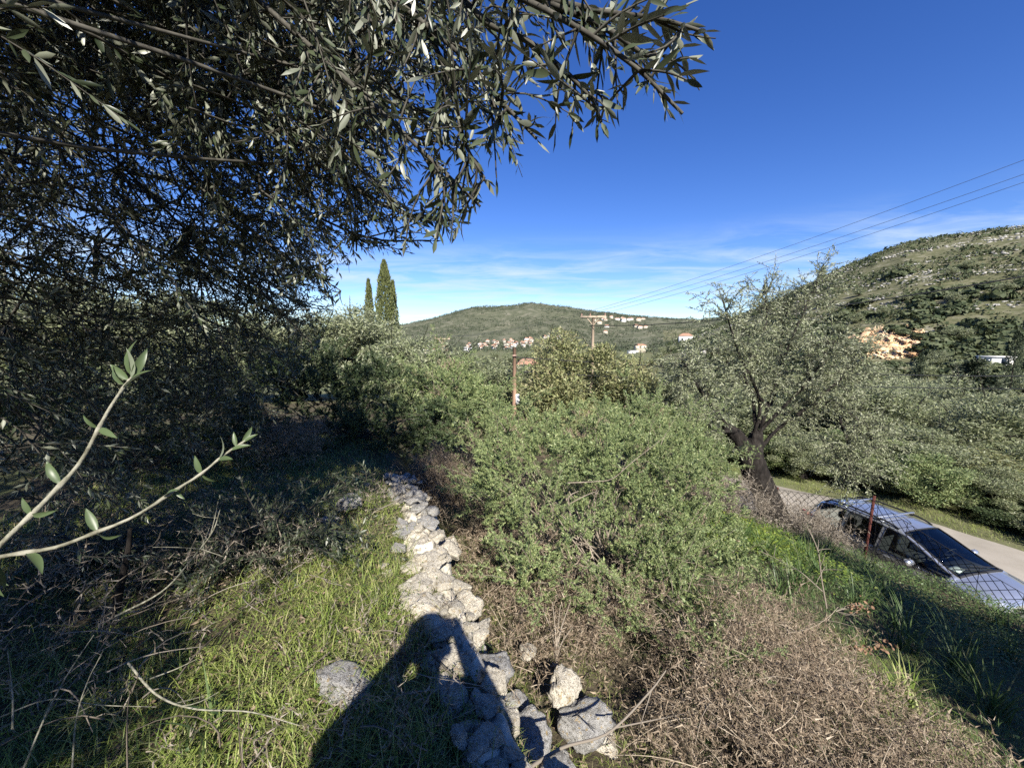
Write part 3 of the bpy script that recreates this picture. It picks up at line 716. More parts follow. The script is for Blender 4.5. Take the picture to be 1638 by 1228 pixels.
def village():
    rng = np.random.default_rng(31); G = 'houses of the far village'
    spots = []
    for k in range(46):     # main village at the foot of the far hill
        u = rng.uniform(745, 852); v = 561 - (u - 745) * .08 + rng.uniform(-9, 4); spots.append((u, v))
    for k in range(12):
        spots.append((rng.uniform(680, 735), rng.uniform(560, 572)))
    for k in range(16):
        spots.append((rng.uniform(862, 905), rng.uniform(541, 562)))
    for k, (u, v) in enumerate(spots):
        zc = terrain_depth(u, v, 260, 1200, 300)
        house(u, v, zc - 1, rng.uniform(4.5, 8) * zc / 800, rng.uniform(4, 7), rng.uniform(2.8, 4.8), rng.uniform(-.5, .5), 'plaster' if k % 3 else 'white',
              'cream or white house of the far village below the wooded hill', G, flat=(k % 5 == 4), nwin=3, storeys=1 + k % 2)
    G2 = 'houses strung along the far ridge'
    for k in range(20):
        u = rng.uniform(930, 1040); v = 500 + rng.uniform(9, 34) if k > 5 else 506 + rng.uniform(3, 8)
        zc = terrain_depth(u, v, 260, 1300, 300)
        house(u, v, zc - 1, rng.uniform(6, 11) * zc / 900, 6, rng.uniform(3, 5), rng.uniform(-.4, .4), 'plaster' if k % 3 else 'white',
              'pale house on the ridge behind the power pole crossarm', G2, nwin=3)
    house(1096, 548, 265, 8.5, 8, 4.6, -.35, 'white', 'white house with an orange hipped roof above the valley', nwin=2, storeys=1)
    house(843, 592, 92, 5.2, 5, 1.5, .1, 'plaster', 'house showing only its orange roof right of the wooden pole', nwin=2)
    house(1024, 558, 330, 8, 6, 3, .2, 'plaster', 'small orange-roofed house in the valley left of the white house', nwin=2)
    house(1012, 568, 300, 7, 5, 3.4, .3, 'white', 'small white house low in the valley beside white sheds', flat=True, nwin=2)
    house(1019, 573, 290, 6.5, 4, 2.2, -.2, 'white', 'low white shed right of the small white valley house', flat=True, nwin=1)
    house(1590, 584, terrain_depth(1590, 584, 50, 200) - 2, 5.2, 4, 1.9, -.75, 'white', 'low white flat-roofed building by the cypress at right', flat=True, nwin=2)
village()

# ------------------------------------------------------------------ poles and lines
M['polewood'] = noise_mat('pole_wood', [(.3, (.20, .12, .08)), (.7, (.36, .24, .17))], 6, 6, .9, stretch=(4, 4, .3))
M['polepale'] = noise_mat('pale_pole_wood', [(.3, (.34, .25, .18)), (.7, (.50, .40, .30))], 6, 6, .9, stretch=(4, 4, .3))
M['wire'] = plain('black_cable', (.012, .012, .013), .6)
M['wirethin'] = plain('grey_line', (.06, .06, .065), .5, .3)
M['ceramic'] = plain('insulator', (.30, .20, .16), .3)
M['whitebox'] = plain('white_plastic', (.75, .75, .72), .5)
p = pix(823, 556, 12.2); gz = float(height(p[0], p[1]))
t = thing('wooden_pole', 'plain brown wooden pole rising between the bushes left of centre', 'pole', (p[0], p[1], gz))
g = Geo(); g.tube([[0, 0, -.5], [0, 0, (p[2] - gz) / 2], [0, 0, p[2] - gz]], [.075, .068, .058], 10, True); g.build('post', M['polewood'], t, True)
g = Geo(); g.box((.10, -.05, 1.62 if p[2] - gz > 3 else .8), (.06, .05, .16)); g.build('junction_box', M['whitebox'], t)
g = Geo(); g.tube([[-.06, -.1, p[2] - gz - .25], [.06, -.1, p[2] - gz - .25]], .03, 6, True); g.build('insulator', M['ceramic'], t)
POLE1 = p
def tpole(u, v, zc, arm, label, rz, bot):
    p = pix(u, v, zc); gz = float(height(p[0], p[1])); H = p[2] - gz
    t = thing('power_pole', label, 'power pole', (p[0], p[1], gz), rz)
    g = Geo(); g.tube([[0, 0, -.5], [0, 0, H * .5], [0, 0, H + .1]], [.17, .15, .12], 10, True); g.build('post', M['polepale'], t, True)
    g = Geo(); g.box((0, -.12, H), (arm / 2, .06, .075)); ca = g.build('crossarm', M['polepale'], t)
    for s in (-1, 1):
        g = Geo(); g.tube([[s * arm * .26, -.1, H - .05], [0, -.05, H - .75]], .035, 5); g.build('brace', M['polepale'], t)
    ends = []
    for s in (-.46, -.12, .46):
        g = Geo(); g.tube([[s * arm, -.12, H + .1], [s * arm, -.12, H + .18], [s * arm, -.12, H + .34]], [.03, .09, .05], 7, True); g.build('insulator', M['ceramic'], t)
        ends.append(np.array([p[0] + s * arm * math.cos(rz) + .12 * math.sin(rz), p[1] + s * arm * math.sin(rz) - .12 * math.cos(rz), gz + H + .33]))
    return ends
E1 = tpole(949, 507, 34, 2.2, 'wooden power pole with a crossarm behind the yellow-green tree', -.25, 0)
E2 = tpole(708, 542, 56, 2.4, 'distant wooden power pole with a crossarm beside a small cypress', -.25, 0)
def wire(a, b, sag, r, label, mat='wire', n=28, group=None):
    a, b = np.asarray(a), np.asarray(b); s = np.linspace(0, 1, n)
    P = a + (b - a) * s[:, None]; P[:, 2] -= sag * 4 * s * (1 - s)
    g = Geo(); g.tube(P, r, 4); tag(g.build('power_line', M[mat]), label, 'cable', group)
OV = [pix(1638, 248, 15.5), pix(1638, 271, 16.0), pix(1638, 284, 16.3)]
def beyond(a, b, k): return a + (b - a) * k
for e, o_, w in zip((E1[0], E1[1], E1[2]), OV, ('uppermost of the three thin lines crossing the blue sky', 'middle one of the three thin lines crossing the blue sky', 'lowest of the three thin lines crossing the blue sky')):
    wire(e, beyond(e, o_, 1.35) + np.array([0, 0, .3]), .55, .011, w, 'wirethin')
for e, o_, w in zip(E2, E1, ('left', 'middle', 'right')):
    wire(e, o_, .5, .011, 'thin line from the %s insulator between the two crossarm poles' % w, 'wirethin')
a = pix(868, 531, 34); 
wire(E1[1] - np.array([0, 0, 1.1]), beyond(pix(949, 530, 34), pix(1638, 421, 17), 1.3), 1.0, .032, 'thick black cable climbing to the right in front of the rocky hill')
wire(POLE1 - np.array([0, 0, .3]), beyond(POLE1, pix(1638, 587, 14), 1.4), .30, .016, 'upper of the two level black cables crossing the valley')
wire(POLE1 - np.array([0, 0, .75]), beyond(POLE1 - np.array([0, 0, .75]), pix(1638, 613, 14), 1.4), .25, .014, 'lower of the two level black cables crossing the valley')

# ------------------------------------------------------------------ the olive with the dark trunk, by the fence
def dark_olive():
    rng = np.random.default_rng(51); zc = 11.0
    base = pix(1240, 838, zc); base[2] = float(height(base[0], base[1])) - .1
    t = thing('olive_tree', 'olive tree with a dark gnarled trunk beside the parked car', 'tree', base)
    Q = lambda u, v, dz=0: pix(u, v, zc + dz)
    w = Geo()
    w.tube(smooth_path([base - [0, 0, .3], Q(1238, 826), Q(1222, 785, .05), Q(1204, 748), Q(1196, 722)], 34), np.interp(np.linspace(0, 1, 34), [0, .15, .5, .8, 1], [.46, .38, .31, .36, .32]), 20)
    for pp, rr_ in (([Q(1200, 735), Q(1180, 700, -.1), Q(1158, 680, -.2)], [.24, .25, .23, .21, .2, .18, .15, .08]), ([Q(1202, 735), Q(1208, 705, .1), Q(1214, 690, .2)], [.26, .26, .25, .24, .2, .17, .14, .1])):
        f_ = Geo(); f_.tube(smooth_path(pp, 8), rr_, 12); f_.build('pollarded_fork', M['bark'], t, True, off=base)
    V_, F_ = w.arr(); V_ = V_ + np.array([list(mnoise.noise_vector(Vector(q * 2.6))) for q in V_]) * .075 + np.array([list(mnoise.noise_vector(Vector(q * 7))) for q in V_]) * .03
    mk('trunk', V_ - base, F_, M['bark'], t, True)
    limbs = [[(1210, 725, 0), (1240, 690, .1), (1275, 665, .2), (1330, 640, .4)],
             [(1215, 695, .1), (1228, 650, .1), (1255, 570, .3), (1285, 500, .4), (1318, 425, .6)],
             [(1205, 700, 0), (1215, 640, -.3), (1180, 560, -.5), (1155, 478, -.6)],
             [(1165, 685, -.2), (1140, 650, -.5), (1110, 610, -.8), (1090, 575, -1)],
             [(1200, 700, .1), (1240, 630, .8), (1250, 540, 1.1), (1265, 470, 1.4)],
             [(1275, 665, .2), (1340, 610, .1), (1385, 560, 0)],
             [(1330, 640, .4), (1380, 680, .5), (1400, 720, .6)],
             [(1215, 690, .1), (1300, 600, -.6), (1330, 540, -.9)],
             [(1180, 690, -.2), (1130, 690, -.8), (1095, 700, -1.2)],
             [(1210, 690, .2), (1195, 610, 1.2), (1130, 560, 1.6)],
             [(1330, 640, .4), (1360, 720, .1), (1350, 770, -.1)],
             [(1228, 650, .1), (1190, 600, .4), (1225, 520, .6), (1222, 455, .7)]]
    lw = Geo(); tw = Geo(); g = Geo()
    for L in limbs:
        P = smooth_path([Q(*a) for a in L], 14); lw.tube(P, np.linspace(.06, .012, 14), 6)
        for k in range(46):
            s = rng.uniform(.36, 1) if k < 34 else rng.uniform(.75, 1); q = P[int(s * 13)] + rng.normal(size=3) * .05
            d = unit(rng.normal(size=3) * .8 + np.array([0, 0, .45]) + (P[-1] - P[0]) * .12)
            B = shoot(rng, q, d, rng.uniform(.5, 1.15), .5, 6, .4); tw.tube(B[::2], np.linspace(.012, .005, 3), 3)
            for kk in range(6):
                m = rng.integers(1, 6); B2 = shoot(rng, B[m], unit(d + rng.normal(size=3) * .9), rng.uniform(.2, .5), .5, 4, .4)
                tw.tube(B2[::3], np.linspace(.006, .003, 2), 3)
                a, b, l = dress(rng, B2, .05, .096); g.inst(LF, a, frames(b, rng), np.stack([l, l * 1.3, l], 1))
            a, b, l = dress(rng, B, .05, .088); g.inst(LF, a, frames(b, rng), np.stack([l, l * 1.3, l], 1))
    lw.build('limbs', M['bark'], t, True, off=base)['kind'] = 'stuff'; tw.build('twigs', M['twig'], t, off=base)['kind'] = 'stuff'
    g.build('crown', M['olive_pale'], t, off=base)
dark_olive()

# ------------------------------------------------------------------ stones
def stone_mesh(seed, sub=3, rough=.36, flat=(1, 1, .75)):
    bm = bmesh.new(); bmesh.ops.create_icosphere(bm, subdivisions=sub, radius=1)
    o = Vector((seed * 7.31, seed * 3.17, seed * 1.7)); rs = np.random.default_rng(seed)
    cuts = [(Vector(rs.normal(size=3)).normalized(), rs.uniform(.42, .78)) for _ in range(13)]
    for v in bm.verts:
        c = v.co.normalized(); c = Vector([math.copysign(abs(q) ** .62, q) for q in c]) * .86
        for nrm, dd in cuts:                       # broken faces
            k = c.dot(nrm) - dd
            if k > 0: c = c - nrm * k * .9
        k = 1 + rough * .8 * mnoise.noise(c * 1.6 + o) + rough * .4 * mnoise.noise(c * 4 + o) + rough * .5 * (.5 - abs(mnoise.noise(c * 7 + o))) + rough * .35 * mnoise.noise(c * 13 + o) - rough * .55 * max(0, mnoise.noise(c * 5.3 + o * 2) - .18)
        v.co = Vector((c.x * k * flat[0], c.y * k * flat[1], c.z * k * flat[2]))
    me = bpy.data.meshes.new('stone'); bm.to_mesh(me); bm.free()
    me.polygons.foreach_set('use_smooth', np.ones(len(me.polygons), bool))
    return me
STONES = [stone_mesh(k, 4) for k in range(6)]
def stone(name, pos, size, seed, mat, parent=None, rz=None, tilt=0.0):
    o = link(name, STONES[seed % 6], M[mat], parent)
    rs = random.Random(seed)
    o.location = pos; o.scale = size; o.rotation_euler = (tilt + rs.uniform(-.25, .25), rs.uniform(-.25, .25), rs.uniform(0, 6.28) if rz is None else rz)
    o.material_slots[0].link = 'OBJECT'; o.material_slots[0].material = M[mat]
    return o
wallp = np.array([0.0, 1.2, -.3])
t = thing('dry_stone_wall', 'pale dry stone terrace wall running away from the camera', 'stone wall', wallp)
rs = random.Random(4)
def wall_core():
    ny, nx = 130, 22; V = []
    for i in range(ny):
        y = .75 + 3.7 * i / (ny - 1)
        for j in range(nx):
            f = j / (nx - 1); w_ = -.22 + .46 * f; x = float(wall_x(y)) - .06 + w_ * (1 + .35 * mnoise.noise(Vector((y * 5, 7, 3)))) + .05 * mnoise.noise(Vector((y * 4, 1, 3))) + .035 * mnoise.noise(Vector((y * 13, f * 2, 6)))
            prof = np.interp(f, [0, .12, .3, .7, .82, .9, 1], [-.22, -.06, -.005, -.02, -.14, -.45, -.8])
            n_ = mnoise.noise(Vector((x * 7, y * 7, .5))) * .06 - .10 * max(0, mnoise.noise(Vector((x * 3, y * 6, 12)))) + mnoise.noise(Vector((x * 19, y * 19, 2))) * .028 + mnoise.noise(Vector((x * 45, y * 45, 4))) * .010 - .05 * max(0, mnoise.noise(Vector((x * 11, y * 5, 8))) - .1) * 3
            V.append((x + .02 * n_, y, prof + n_))
    i, j = np.meshgrid(np.arange(ny - 1), np.arange(nx - 1), indexing='ij')
    F = np.stack([i * nx + j, i * nx + j + 1, (i + 1) * nx + j + 1, (i + 1) * nx + j], -1).reshape(-1, 4)
    mk('core', np.array(V) - wallp, F, M['rock'], t, True)
wall_core()
WST = [  # u, v, size (px across), squash, material
    (792, 1212, 90, .8, 'rock'), (752, 1150, 74, .8, 'rock'), (728, 1105, 80, .8, 'rock'), (760, 1085, 50, 1, 'rock'), (715, 1050, 78, .7, 'rock'), (742, 1030, 52, 1, 'rock'),
    (705, 1000, 80, .7, 'rock'), (685, 962, 96, .6, 'rock'), (728, 965, 50, 1, 'rock'), (672, 925, 80, .6, 'rock'), (712, 920, 52, .9, 'rock'), (690, 893, 66, .7, 'rock'), (660, 900, 44, .7, 'rock'),
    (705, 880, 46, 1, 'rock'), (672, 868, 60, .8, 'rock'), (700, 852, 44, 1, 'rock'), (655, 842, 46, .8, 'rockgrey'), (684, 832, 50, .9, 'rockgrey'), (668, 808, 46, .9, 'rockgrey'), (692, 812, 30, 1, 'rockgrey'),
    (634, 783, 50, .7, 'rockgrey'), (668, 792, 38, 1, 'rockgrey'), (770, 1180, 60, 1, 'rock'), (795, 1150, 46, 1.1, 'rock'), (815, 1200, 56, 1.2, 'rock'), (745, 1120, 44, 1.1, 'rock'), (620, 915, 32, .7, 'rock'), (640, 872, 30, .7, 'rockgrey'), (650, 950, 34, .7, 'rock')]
for k, (u, v, px, sq, m) in enumerate(WST):
    zt = .0 - (.12 if u > 735 and v < 1180 else 0)
    P = on(u, v, zt); d = project(P)[2]; sz = px * d / FPX / 2 * .80
    stone('stone', Vector(P) - Vector(wallp) - Vector((0, 0, sz * sq * .40)), (sz * rs.uniform(.95, 1.2), sz * rs.uniform(1.0, 1.35), sz * sq * .8), k, m, t)
for k in range(70):
    y = .95 + 3.5 * rs.random(); x = float(wall_x(y)) - .06 + rs.gauss(0, .09); sz = rs.uniform(.03, .075)
    stone('stone', Vector((x, y, -.03 + rs.uniform(-.03, .05))) - Vector(wallp), (sz, sz * 1.2, sz * .8), k + 5, 'rock' if y < 3.2 else 'rockgrey', t)
# the wall's lower courses on the drop side
for k in range(46):
    y = .9 + k * .085; x = float(wall_x(y)) + .10 + rs.uniform(-.04, .1); sz = rs.uniform(.08, .15)
    stone('stone', Vector((x, y, -.22 - (k % 3) * .16)) - Vector(wallp), (sz, sz * 1.25, sz * .8), k + 3, 'rock' if k % 4 else 'rockgrey', t)
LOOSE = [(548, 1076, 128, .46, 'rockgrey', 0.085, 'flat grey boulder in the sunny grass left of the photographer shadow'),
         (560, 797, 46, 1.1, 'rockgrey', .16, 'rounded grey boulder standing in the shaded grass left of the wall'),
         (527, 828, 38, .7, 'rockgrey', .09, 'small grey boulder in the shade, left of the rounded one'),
         (585, 775, 20, .7, 'rockgrey', .02, 'smallest grey stone near the end of the wall'),
         (612, 905, 18, .7, 'rock', .02, 'small pale stone in the grass beside the wall'),
         (605, 962, 16, .7, 'rock', .02, 'tiny white stone in the sunlit grass')]
for k, (u, v, px, sq, m, zt, lab) in enumerate(LOOSE):
    P = on(u, v, zt); d = project(P)[2]; sz = px * d / FPX / 2
    tag(stone('boulder', (P[0], P[1], P[2] - sz * sq * .3), (sz * 1.05, sz * .95, sz * sq), k + 1, m, rz=.4 * k), lab, 'rock')
OUT = [(905, 1085, 70, .8, 'rock', -.46, 'knobbly cream rock under the dry stems of the green shrub'), (925, 1140, 92, .8, 'rockgrey', -.62, 'large cream rock below the knobbly one, right of the wall'),
       (962, 1180, 80, .8, 'rock', -.80, 'cream rock at the edge of the brown thorny brush'), (850, 1170, 96, .8, 'rockgrey', -.62, 'grey rock in the hollow between wall and cream rocks'),
       (885, 1215, 90, .8, 'rockgrey', -.7, 'grey rock at the bottom edge right of the wall'), (830, 1120, 60, .8, 'rockgrey', -.66, 'grey stone wedged at the foot of the wall'),
       (845, 1035, 40, .7, 'rock', -.55, 'pale stone half buried in dry grass by the wall')]
for k, (u, v, px, sq, m, zt, lab) in enumerate(OUT):
    P = on(u, v, zt); d = project(P)[2]; sz = px * d / FPX / 2
    tag(stone('boulder', (P[0], P[1], P[2] - sz * sq * .4), (sz * 1.1, sz * 1.1, sz * sq), k + 2, m), lab, 'rock')
# rubble of the bank under the fence
for k in range(26):
    s = k / 25; x = 8.05 + 1.25 * s + rs.uniform(-.25, .2); y = 11.0 - 4.4 * s + rs.uniform(-.2, .2); z = float(height(x, y)); sz = rs.uniform(.10, .26)
    tag(stone('bank_stone', (x, y, z + sz * .1), (sz * 1.2, sz, sz * .75), k + 1, 'rockgrey'), 'grey rubble stone on the bank between fence and car', 'rock', 'rubble stones of the bank')
# big white stones at the foot of the quarry
for k, (u, v, px) in enumerate([(1400, 568, 9), (1414, 564, 7), (1394, 560, 5)]):
    P = pix(u, v, terrain_depth(u, v, 80, 200) - 5); sz = px * 105 / FPX / 2
    tag(stone('quarry_block', P, (sz * 1.2, sz, sz * .9), k + 2, 'rockgrey'), ['largest', 'right-hand', 'smallest'][k] + ' loose pale block lying on the orange quarry floor', 'rock')

# ------------------------------------------------------------------ the silver car on the road
M['paint'] = noise_mat('silver_paint', [(.4, (.52, .54, .57)), (.6, (.58, .60, .63))], 2, 3, .24, spec=.5)
_b = [n for n in M['paint'].node_tree.nodes if n.type == 'BSDF_PRINCIPLED'][0]
_b.inputs['Metallic'].default_value = .8; _b.inputs['Coat Weight'].default_value = .6; _b.inputs['Coat Roughness'].default_value = .06
M['trim'] = plain('black_trim', (.015, .015, .016), .5)
M['rubber'] = plain('tyre_rubber', (.02, .02, .02), .85)
M['alu'] = plain('brushed_metal', (.62, .63, .64), .35, .9)
M['seat'] = plain('seat_cloth', (.035, .035, .038), .95)
M['paper'] = plain('white_paper', (.85, .85, .83), .7)
M['lens'] = plain('clear_lens', (.22, .23, .25), .1, .2)
M['redlens'] = plain('red_lens', (.35, .02, .02), .15)
def glass_mat():
    m, n, l, b, o = newmat('car_glass')
    t = n.new('ShaderNodeBsdfTransparent'); t.inputs[0].default_value = (.62, .69, .67, 1)
    gl = n.new('ShaderNodeBsdfGlossy'); gl.inputs['Roughness'].default_value = .02; gl.inputs[0].default_value = (1, 1, 1, 1)
    fr = n.new('ShaderNodeFresnel'); fr.inputs[0].default_value = 1.55
    mx = n.new('ShaderNodeMixShader'); l.new(fr.outputs[0], mx.inputs[0]); l.new(t.outputs[0], mx.inputs[1]); l.new(gl.outputs[0], mx.inputs[2])
    l.new(mx.outputs[0], o.inputs[0]); return m
M['glass'] = glass_mat()
def car():
    root = thing('parked_car', 'silver people carrier with roof bars parked on the road below the fence', 'car', (10.12, 11.9, -4.8), R(-80))
    root.rotation_euler = (R(1.2), R(-1.4), R(-80))
    # stations: x, roof/hood centre z, roof half width, edge drop, belt z, belt half width, sill half width
    ST = np.array([
        (0.00, .95, .60, .02, .86, .74, .74), (0.08, 1.05, .62, .03, .92, .80, .80), (0.22, 1.30, .58, .04, .96, .84, .83), (0.42, 1.50, .58, .05, .97, .86, .85),
        (0.75, 1.585, .59, .055, .97, .87, .86), (1.2, 1.61, .60, .055, .965, .875, .87), (1.8, 1.60, .60, .055, .955, .88, .875), (2.3, 1.565, .595, .055, .945, .88, .875),
        (2.62, 1.515, .585, .05, .935, .88, .875), (2.9, 1.395, .60, .05, .93, .88, .875), (3.2, 1.245, .63, .05, .925, .875, .87), (3.5, 1.10, .66, .045, .92, .87, .865),
        (3.72, 1.005, .69, .04, .90, .86, .86), (3.95, .965, .68, .05, .86, .85, .85), (4.2, .91, .66, .06, .80, .82, .83), (4.38, .83, .62, .08, .70, .77, .79), (4.47, .70, .55, .10, .58, .70, .72)])
    xs = np.unique(np.concatenate([np.linspace(0, 4.47, 84), [.36, .5, 1.22, 1.32, 2.16, 2.24, 2.62, 3.72, 3.3]]))
    C = np.stack([np.interp(xs, ST[:, 0], ST[:, k]) for k in range(1, 7)], 1)
    for _ in range(2):                                   # ease the kinks
        C[1:-1] = .25 * C[:-2] + .5 * C[1:-1] + .25 * C[2:]
    yz = []
    for x, (zt, wt, ed, zb, wb, ws) in zip(xs, C):
        up = max(zt - ed - zb, .02)
        pts = [(0, zt), (wt * .35, zt - ed * .06), (wt * .68, zt - ed * .30), (wt * .90, zt - ed * .75), (wt * .985, zt - ed * 1.15), (wt * 1.03, zt - ed * 1.8 if up > .1 else zt - ed * 1.2)]
        z5 = pts[-1][1]
        for f in (.25, .5, .75):
            pts.append((wt * 1.03 + (wb * .985 - wt * 1.03) * f ** .85, z5 + (zb - z5) * f))
        pts += [(wb * .985, zb), (wb, zb - .05), (wb + .012, zb - .18), (wb + .005, (zb + .25) / 2), (ws + .005, .36), (ws - .02, .26), (ws - .12, .2), (0, .19)]
        yz.append(pts)
    yz = np.array(yz); ns, nj = yz.shape[:2]
    G = {k: ([], []) for k in ('body', 'windscreen', 'rear_window')}
    side = {}
    def cat(x, j, s):
        if 2.60 <= x < 3.70 and j < 4: return 'windscreen' if j < 3 else 'body'
        if .10 <= x < .34 and j < 3: return 'rear_window'
        if 5 <= j < 9:
            if .45 <= x < 1.22: return ('side_window', 0, s)
            if 1.31 <= x < 2.15: return ('side_window', 1, s)
            if 2.24 <= x < 3.62: return ('side_window', 2, s)
        return 'body'
    acc = {}
    for s in (-1, 1):
        for i in range(ns - 1):
            for j in range(nj - 1):
                c = cat((xs[i] + xs[i + 1]) / 2, j, s)
                q = [(xs[a], s * yz[a, b, 0], yz[a, b, 1]) for a, b in ((i, j), (i + 1, j), (i + 1, j + 1), (i, j + 1))]
                acc.setdefault(c, []).append(q if s > 0 else q[::-1])
    for c, qs in acc.items():
        V = np.array(qs, float).reshape(-1, 3); F = np.arange(len(V)).reshape(-1, 4)
        nm = c if isinstance(c, str) else c[0]
        if nm != 'body':
            V[:, 2] -= .006; V[:, 1] *= .993
        me = mesh_from(nm, V, F, True)
        bm = bmesh.new(); bm.from_mesh(me); bmesh.ops.remove_doubles(bm, verts=bm.verts, dist=.0008)
        if nm == 'body': 
            bmesh.ops.recalc_face_normals(bm, faces=bm.faces)
        bm.to_mesh(me); bm.free()
        me.polygons.foreach_set('use_smooth', np.ones(len(me.polygons), bool))
        o = link(nm, me, M['paint'] if nm == 'body' else M['glass'], root)
        if nm == 'body':
            sd = o.modifiers.new('thickness', 'SOLIDIFY'); sd.thickness = .025; sd.offset = -1
    # black seals: round the windscreen and the side glass
    def row(j, x0, x1, s, dz=.004, k=16):
        x = np.linspace(x0, x1, k); y = np.array([np.interp(x, xs, yz[:, j, 0]), np.interp(x, xs, yz[:, j, 1])])
        return np.stack([x, s * (y[0] + .004), y[1] + dz], 1)
    def col(x, j0, j1, s, k=None):
        i = int(np.argmin(abs(xs - x))); return np.array([(xs[i], s * (yz[i, j, 0] + .003), yz[i, j, 1] + .004) for j in range(j0, j1 + 1)])
    g = Geo()
    for s in (-1, 1):
        g.tube(row(3, 2.6, 3.7, s), .014, 5)
        g.tube(row(9, .45, 3.62, s), .012, 5); g.tube(row(5, .45, 3.62, s), .010, 5)
        for x in (.45, 1.22, 1.31, 2.15, 2.24): g.tube(col(x, 5, 9, s), .010, 5)
    for x in (2.6, 3.71):
        A = col(x, 0, 3, 1); B = A.copy()[::-1]; B[:, 1] *= -1; g.tube(np.concatenate([B, A[1:]]), .016 if x < 3 else .030, 5)
    g.build('window_seal', M['trim'], root)
    g = Geo()                                             # door and hood gaps
    for s in (-1, 1):
        for x in (1.27, 2.2, 3.36): g.tube(col(x, 9 if x < 3.3 else 9, 14, s), .006, 4)
        g.tube(row(4, 3.8, 4.35, s, .002), .006, 4)
        g.tube(row(13, 1.0, 3.4, s, .0), .010, 4)
    g.build('panel_gap', M['trim'], root)
    # roof rails and bars
    for s in (-1, 1):
        x = np.linspace(.5, 2.45, 20); z = np.interp(x, xs, yz[:, 3, 1]); y = np.interp(x, xs, yz[:, 3, 0])
        lift = .055 * np.minimum(1, np.minimum((x - .5) / .22, (2.45 - x) / .3)) ** .6
        g = Geo(); g.tube(np.stack([x, s * y, z + lift + .006], 1), .022, 8, True); r = g.build('roof_rail', M['trim'], root, True)
    for x in (1.0, 1.98):
        zz_ = float(np.interp(x, xs, yz[:, 3, 1])) + .095
        g = Geo(); g.box((x, 0, zz_), (.030, .62, .014)); bo = g.build('roof_bar', M['alu'], root)
        bv = bo.modifiers.new('bevel', 'BEVEL'); bv.width = .008; bv.segments = 2
        for s in (-1, 1):
            g = Geo(); g.box((0 + x, s * .55, zz_ - .04), (.035, .03, .035)); g.build('bar_foot', M['trim'], bo)
    # mirrors
    for s in (-1, 1):
        bm = bmesh.new(); bmesh.ops.create_icosphere(bm, subdivisions=3, radius=1)
        for v in bm.verts:
            v.co = Vector((v.co.x * (.075 if v.co.x > 0 else .04), v.co.y * .125, v.co.z * .085))
        me = bpy.data.meshes.new('mirror'); bm.to_mesh(me); bm.free(); me.polygons.foreach_set('use_smooth', np.ones(len(me.polygons), bool))
        o = link('door_mirror', me, M['paint'], root); o.location = (3.02, s * 1.01, 1.0)
        g = Geo(); g.tube([[0, -s * .16, -.05], [0, -s * .05, -.06]], .03, 6); g.build('mirror_arm', M['trim'], o)
        g = Geo(); g.box((-.042, 0, 0), (.004, .10, .065)); g.build('mirror_glass', M['lens'], o)
        for x in (1.42, 2.36):
            g = Geo(); g.tube(np.array([[x, s * .895, .84], [x + .05, s * .912, .845], [x + .14, s * .912, .845], [x + .18, s * .895, .84]]), .012, 6); g.build('door_handle', M['paint'], root, True)
    # wipers, aerial
    for y0 in (.05, .55):
        g = Geo(); P = []
        for f in np.linspace(0, 1, 8):
            y = y0 - .62 * f; x = 3.66 - .10 * f; z = float(np.interp(x, xs, C[:, 0])) + .02; P.append((x, y, z))
        g.tube(P, .010, 5); g.build('wiper', M['trim'], root)
    g = Geo(); g.tube([[2.35, .0, 1.56], [2.30, 0, 1.60], [2.1, 0, 1.68]], [.012, .008, .004], 6); g.build('aerial', M['trim'], root)
    # lamps, plate, bumper
    for s in (-1, 1):
        g = Geo(); g.tube([[4.20, s * .78, .70], [4.32, s * .68, .68], [4.42, s * .52, .64]], [.09, .085, .06], 10, True); g.build('headlight', M['lens'], root, True)
        g = Geo(); g.tube([[.02, s * .78, 1.0], [.10, s * .82, 1.0], [.22, s * .83, 1.02]], [.06, .075, .05], 10, True); g.build('tail_light', M['redlens'], root, True)
    g = Geo(); g.box((4.46, 0, .50), (.03, .45, .07)); g.build('grille', M['trim'], root)
    # inside
    g = Geo(); g.box((3.35, 0, .90), (.32, .74, .05)); g.build('dashboard', M['seat'], root)
    g = Geo(); g.box((3.42, -.22, .965), (.10, .15, .002), [[.96, -.25, .1], [.25, .96, 0], [-.1, 0, .99]]); g.build('paper_sheet', M['paper'], root)
    a = np.linspace(0, 2 * math.pi, 25); g = Geo()
    P = np.stack([2.93 + .08 * np.sin(a), .36 + .18 * np.cos(a), 1.0 + .165 * np.sin(a)], 1); g.tube(P, .014, 6)
    g.tube([[2.93, .20, 1.0], [2.95, .36, .98], [2.93, .52, 1.0]], .016, 5); g.tube([[2.96, .36, .98], [3.15, .36, .9]], .03, 6)
    g.build('steering_wheel', M['trim'], root, True)
    for (x, y) in ((2.25, .37), (2.25, -.37), (1.35, .42), (1.35, -.42)):
        g = Geo(); g.box((x, y, .55), (.26, .25, .09)); g.box((x - .30, y, .88), (.07, .24, .30), [[.97, 0, .24], [0, 1, 0], [-.24, 0, .97]]); g.box((x - .40, y, 1.25), (.05, .13, .09))
        so = g.build('seat', M['seat'], root); bv = so.modifiers.new('bevel', 'BEVEL'); bv.width = .03; bv.segments = 2
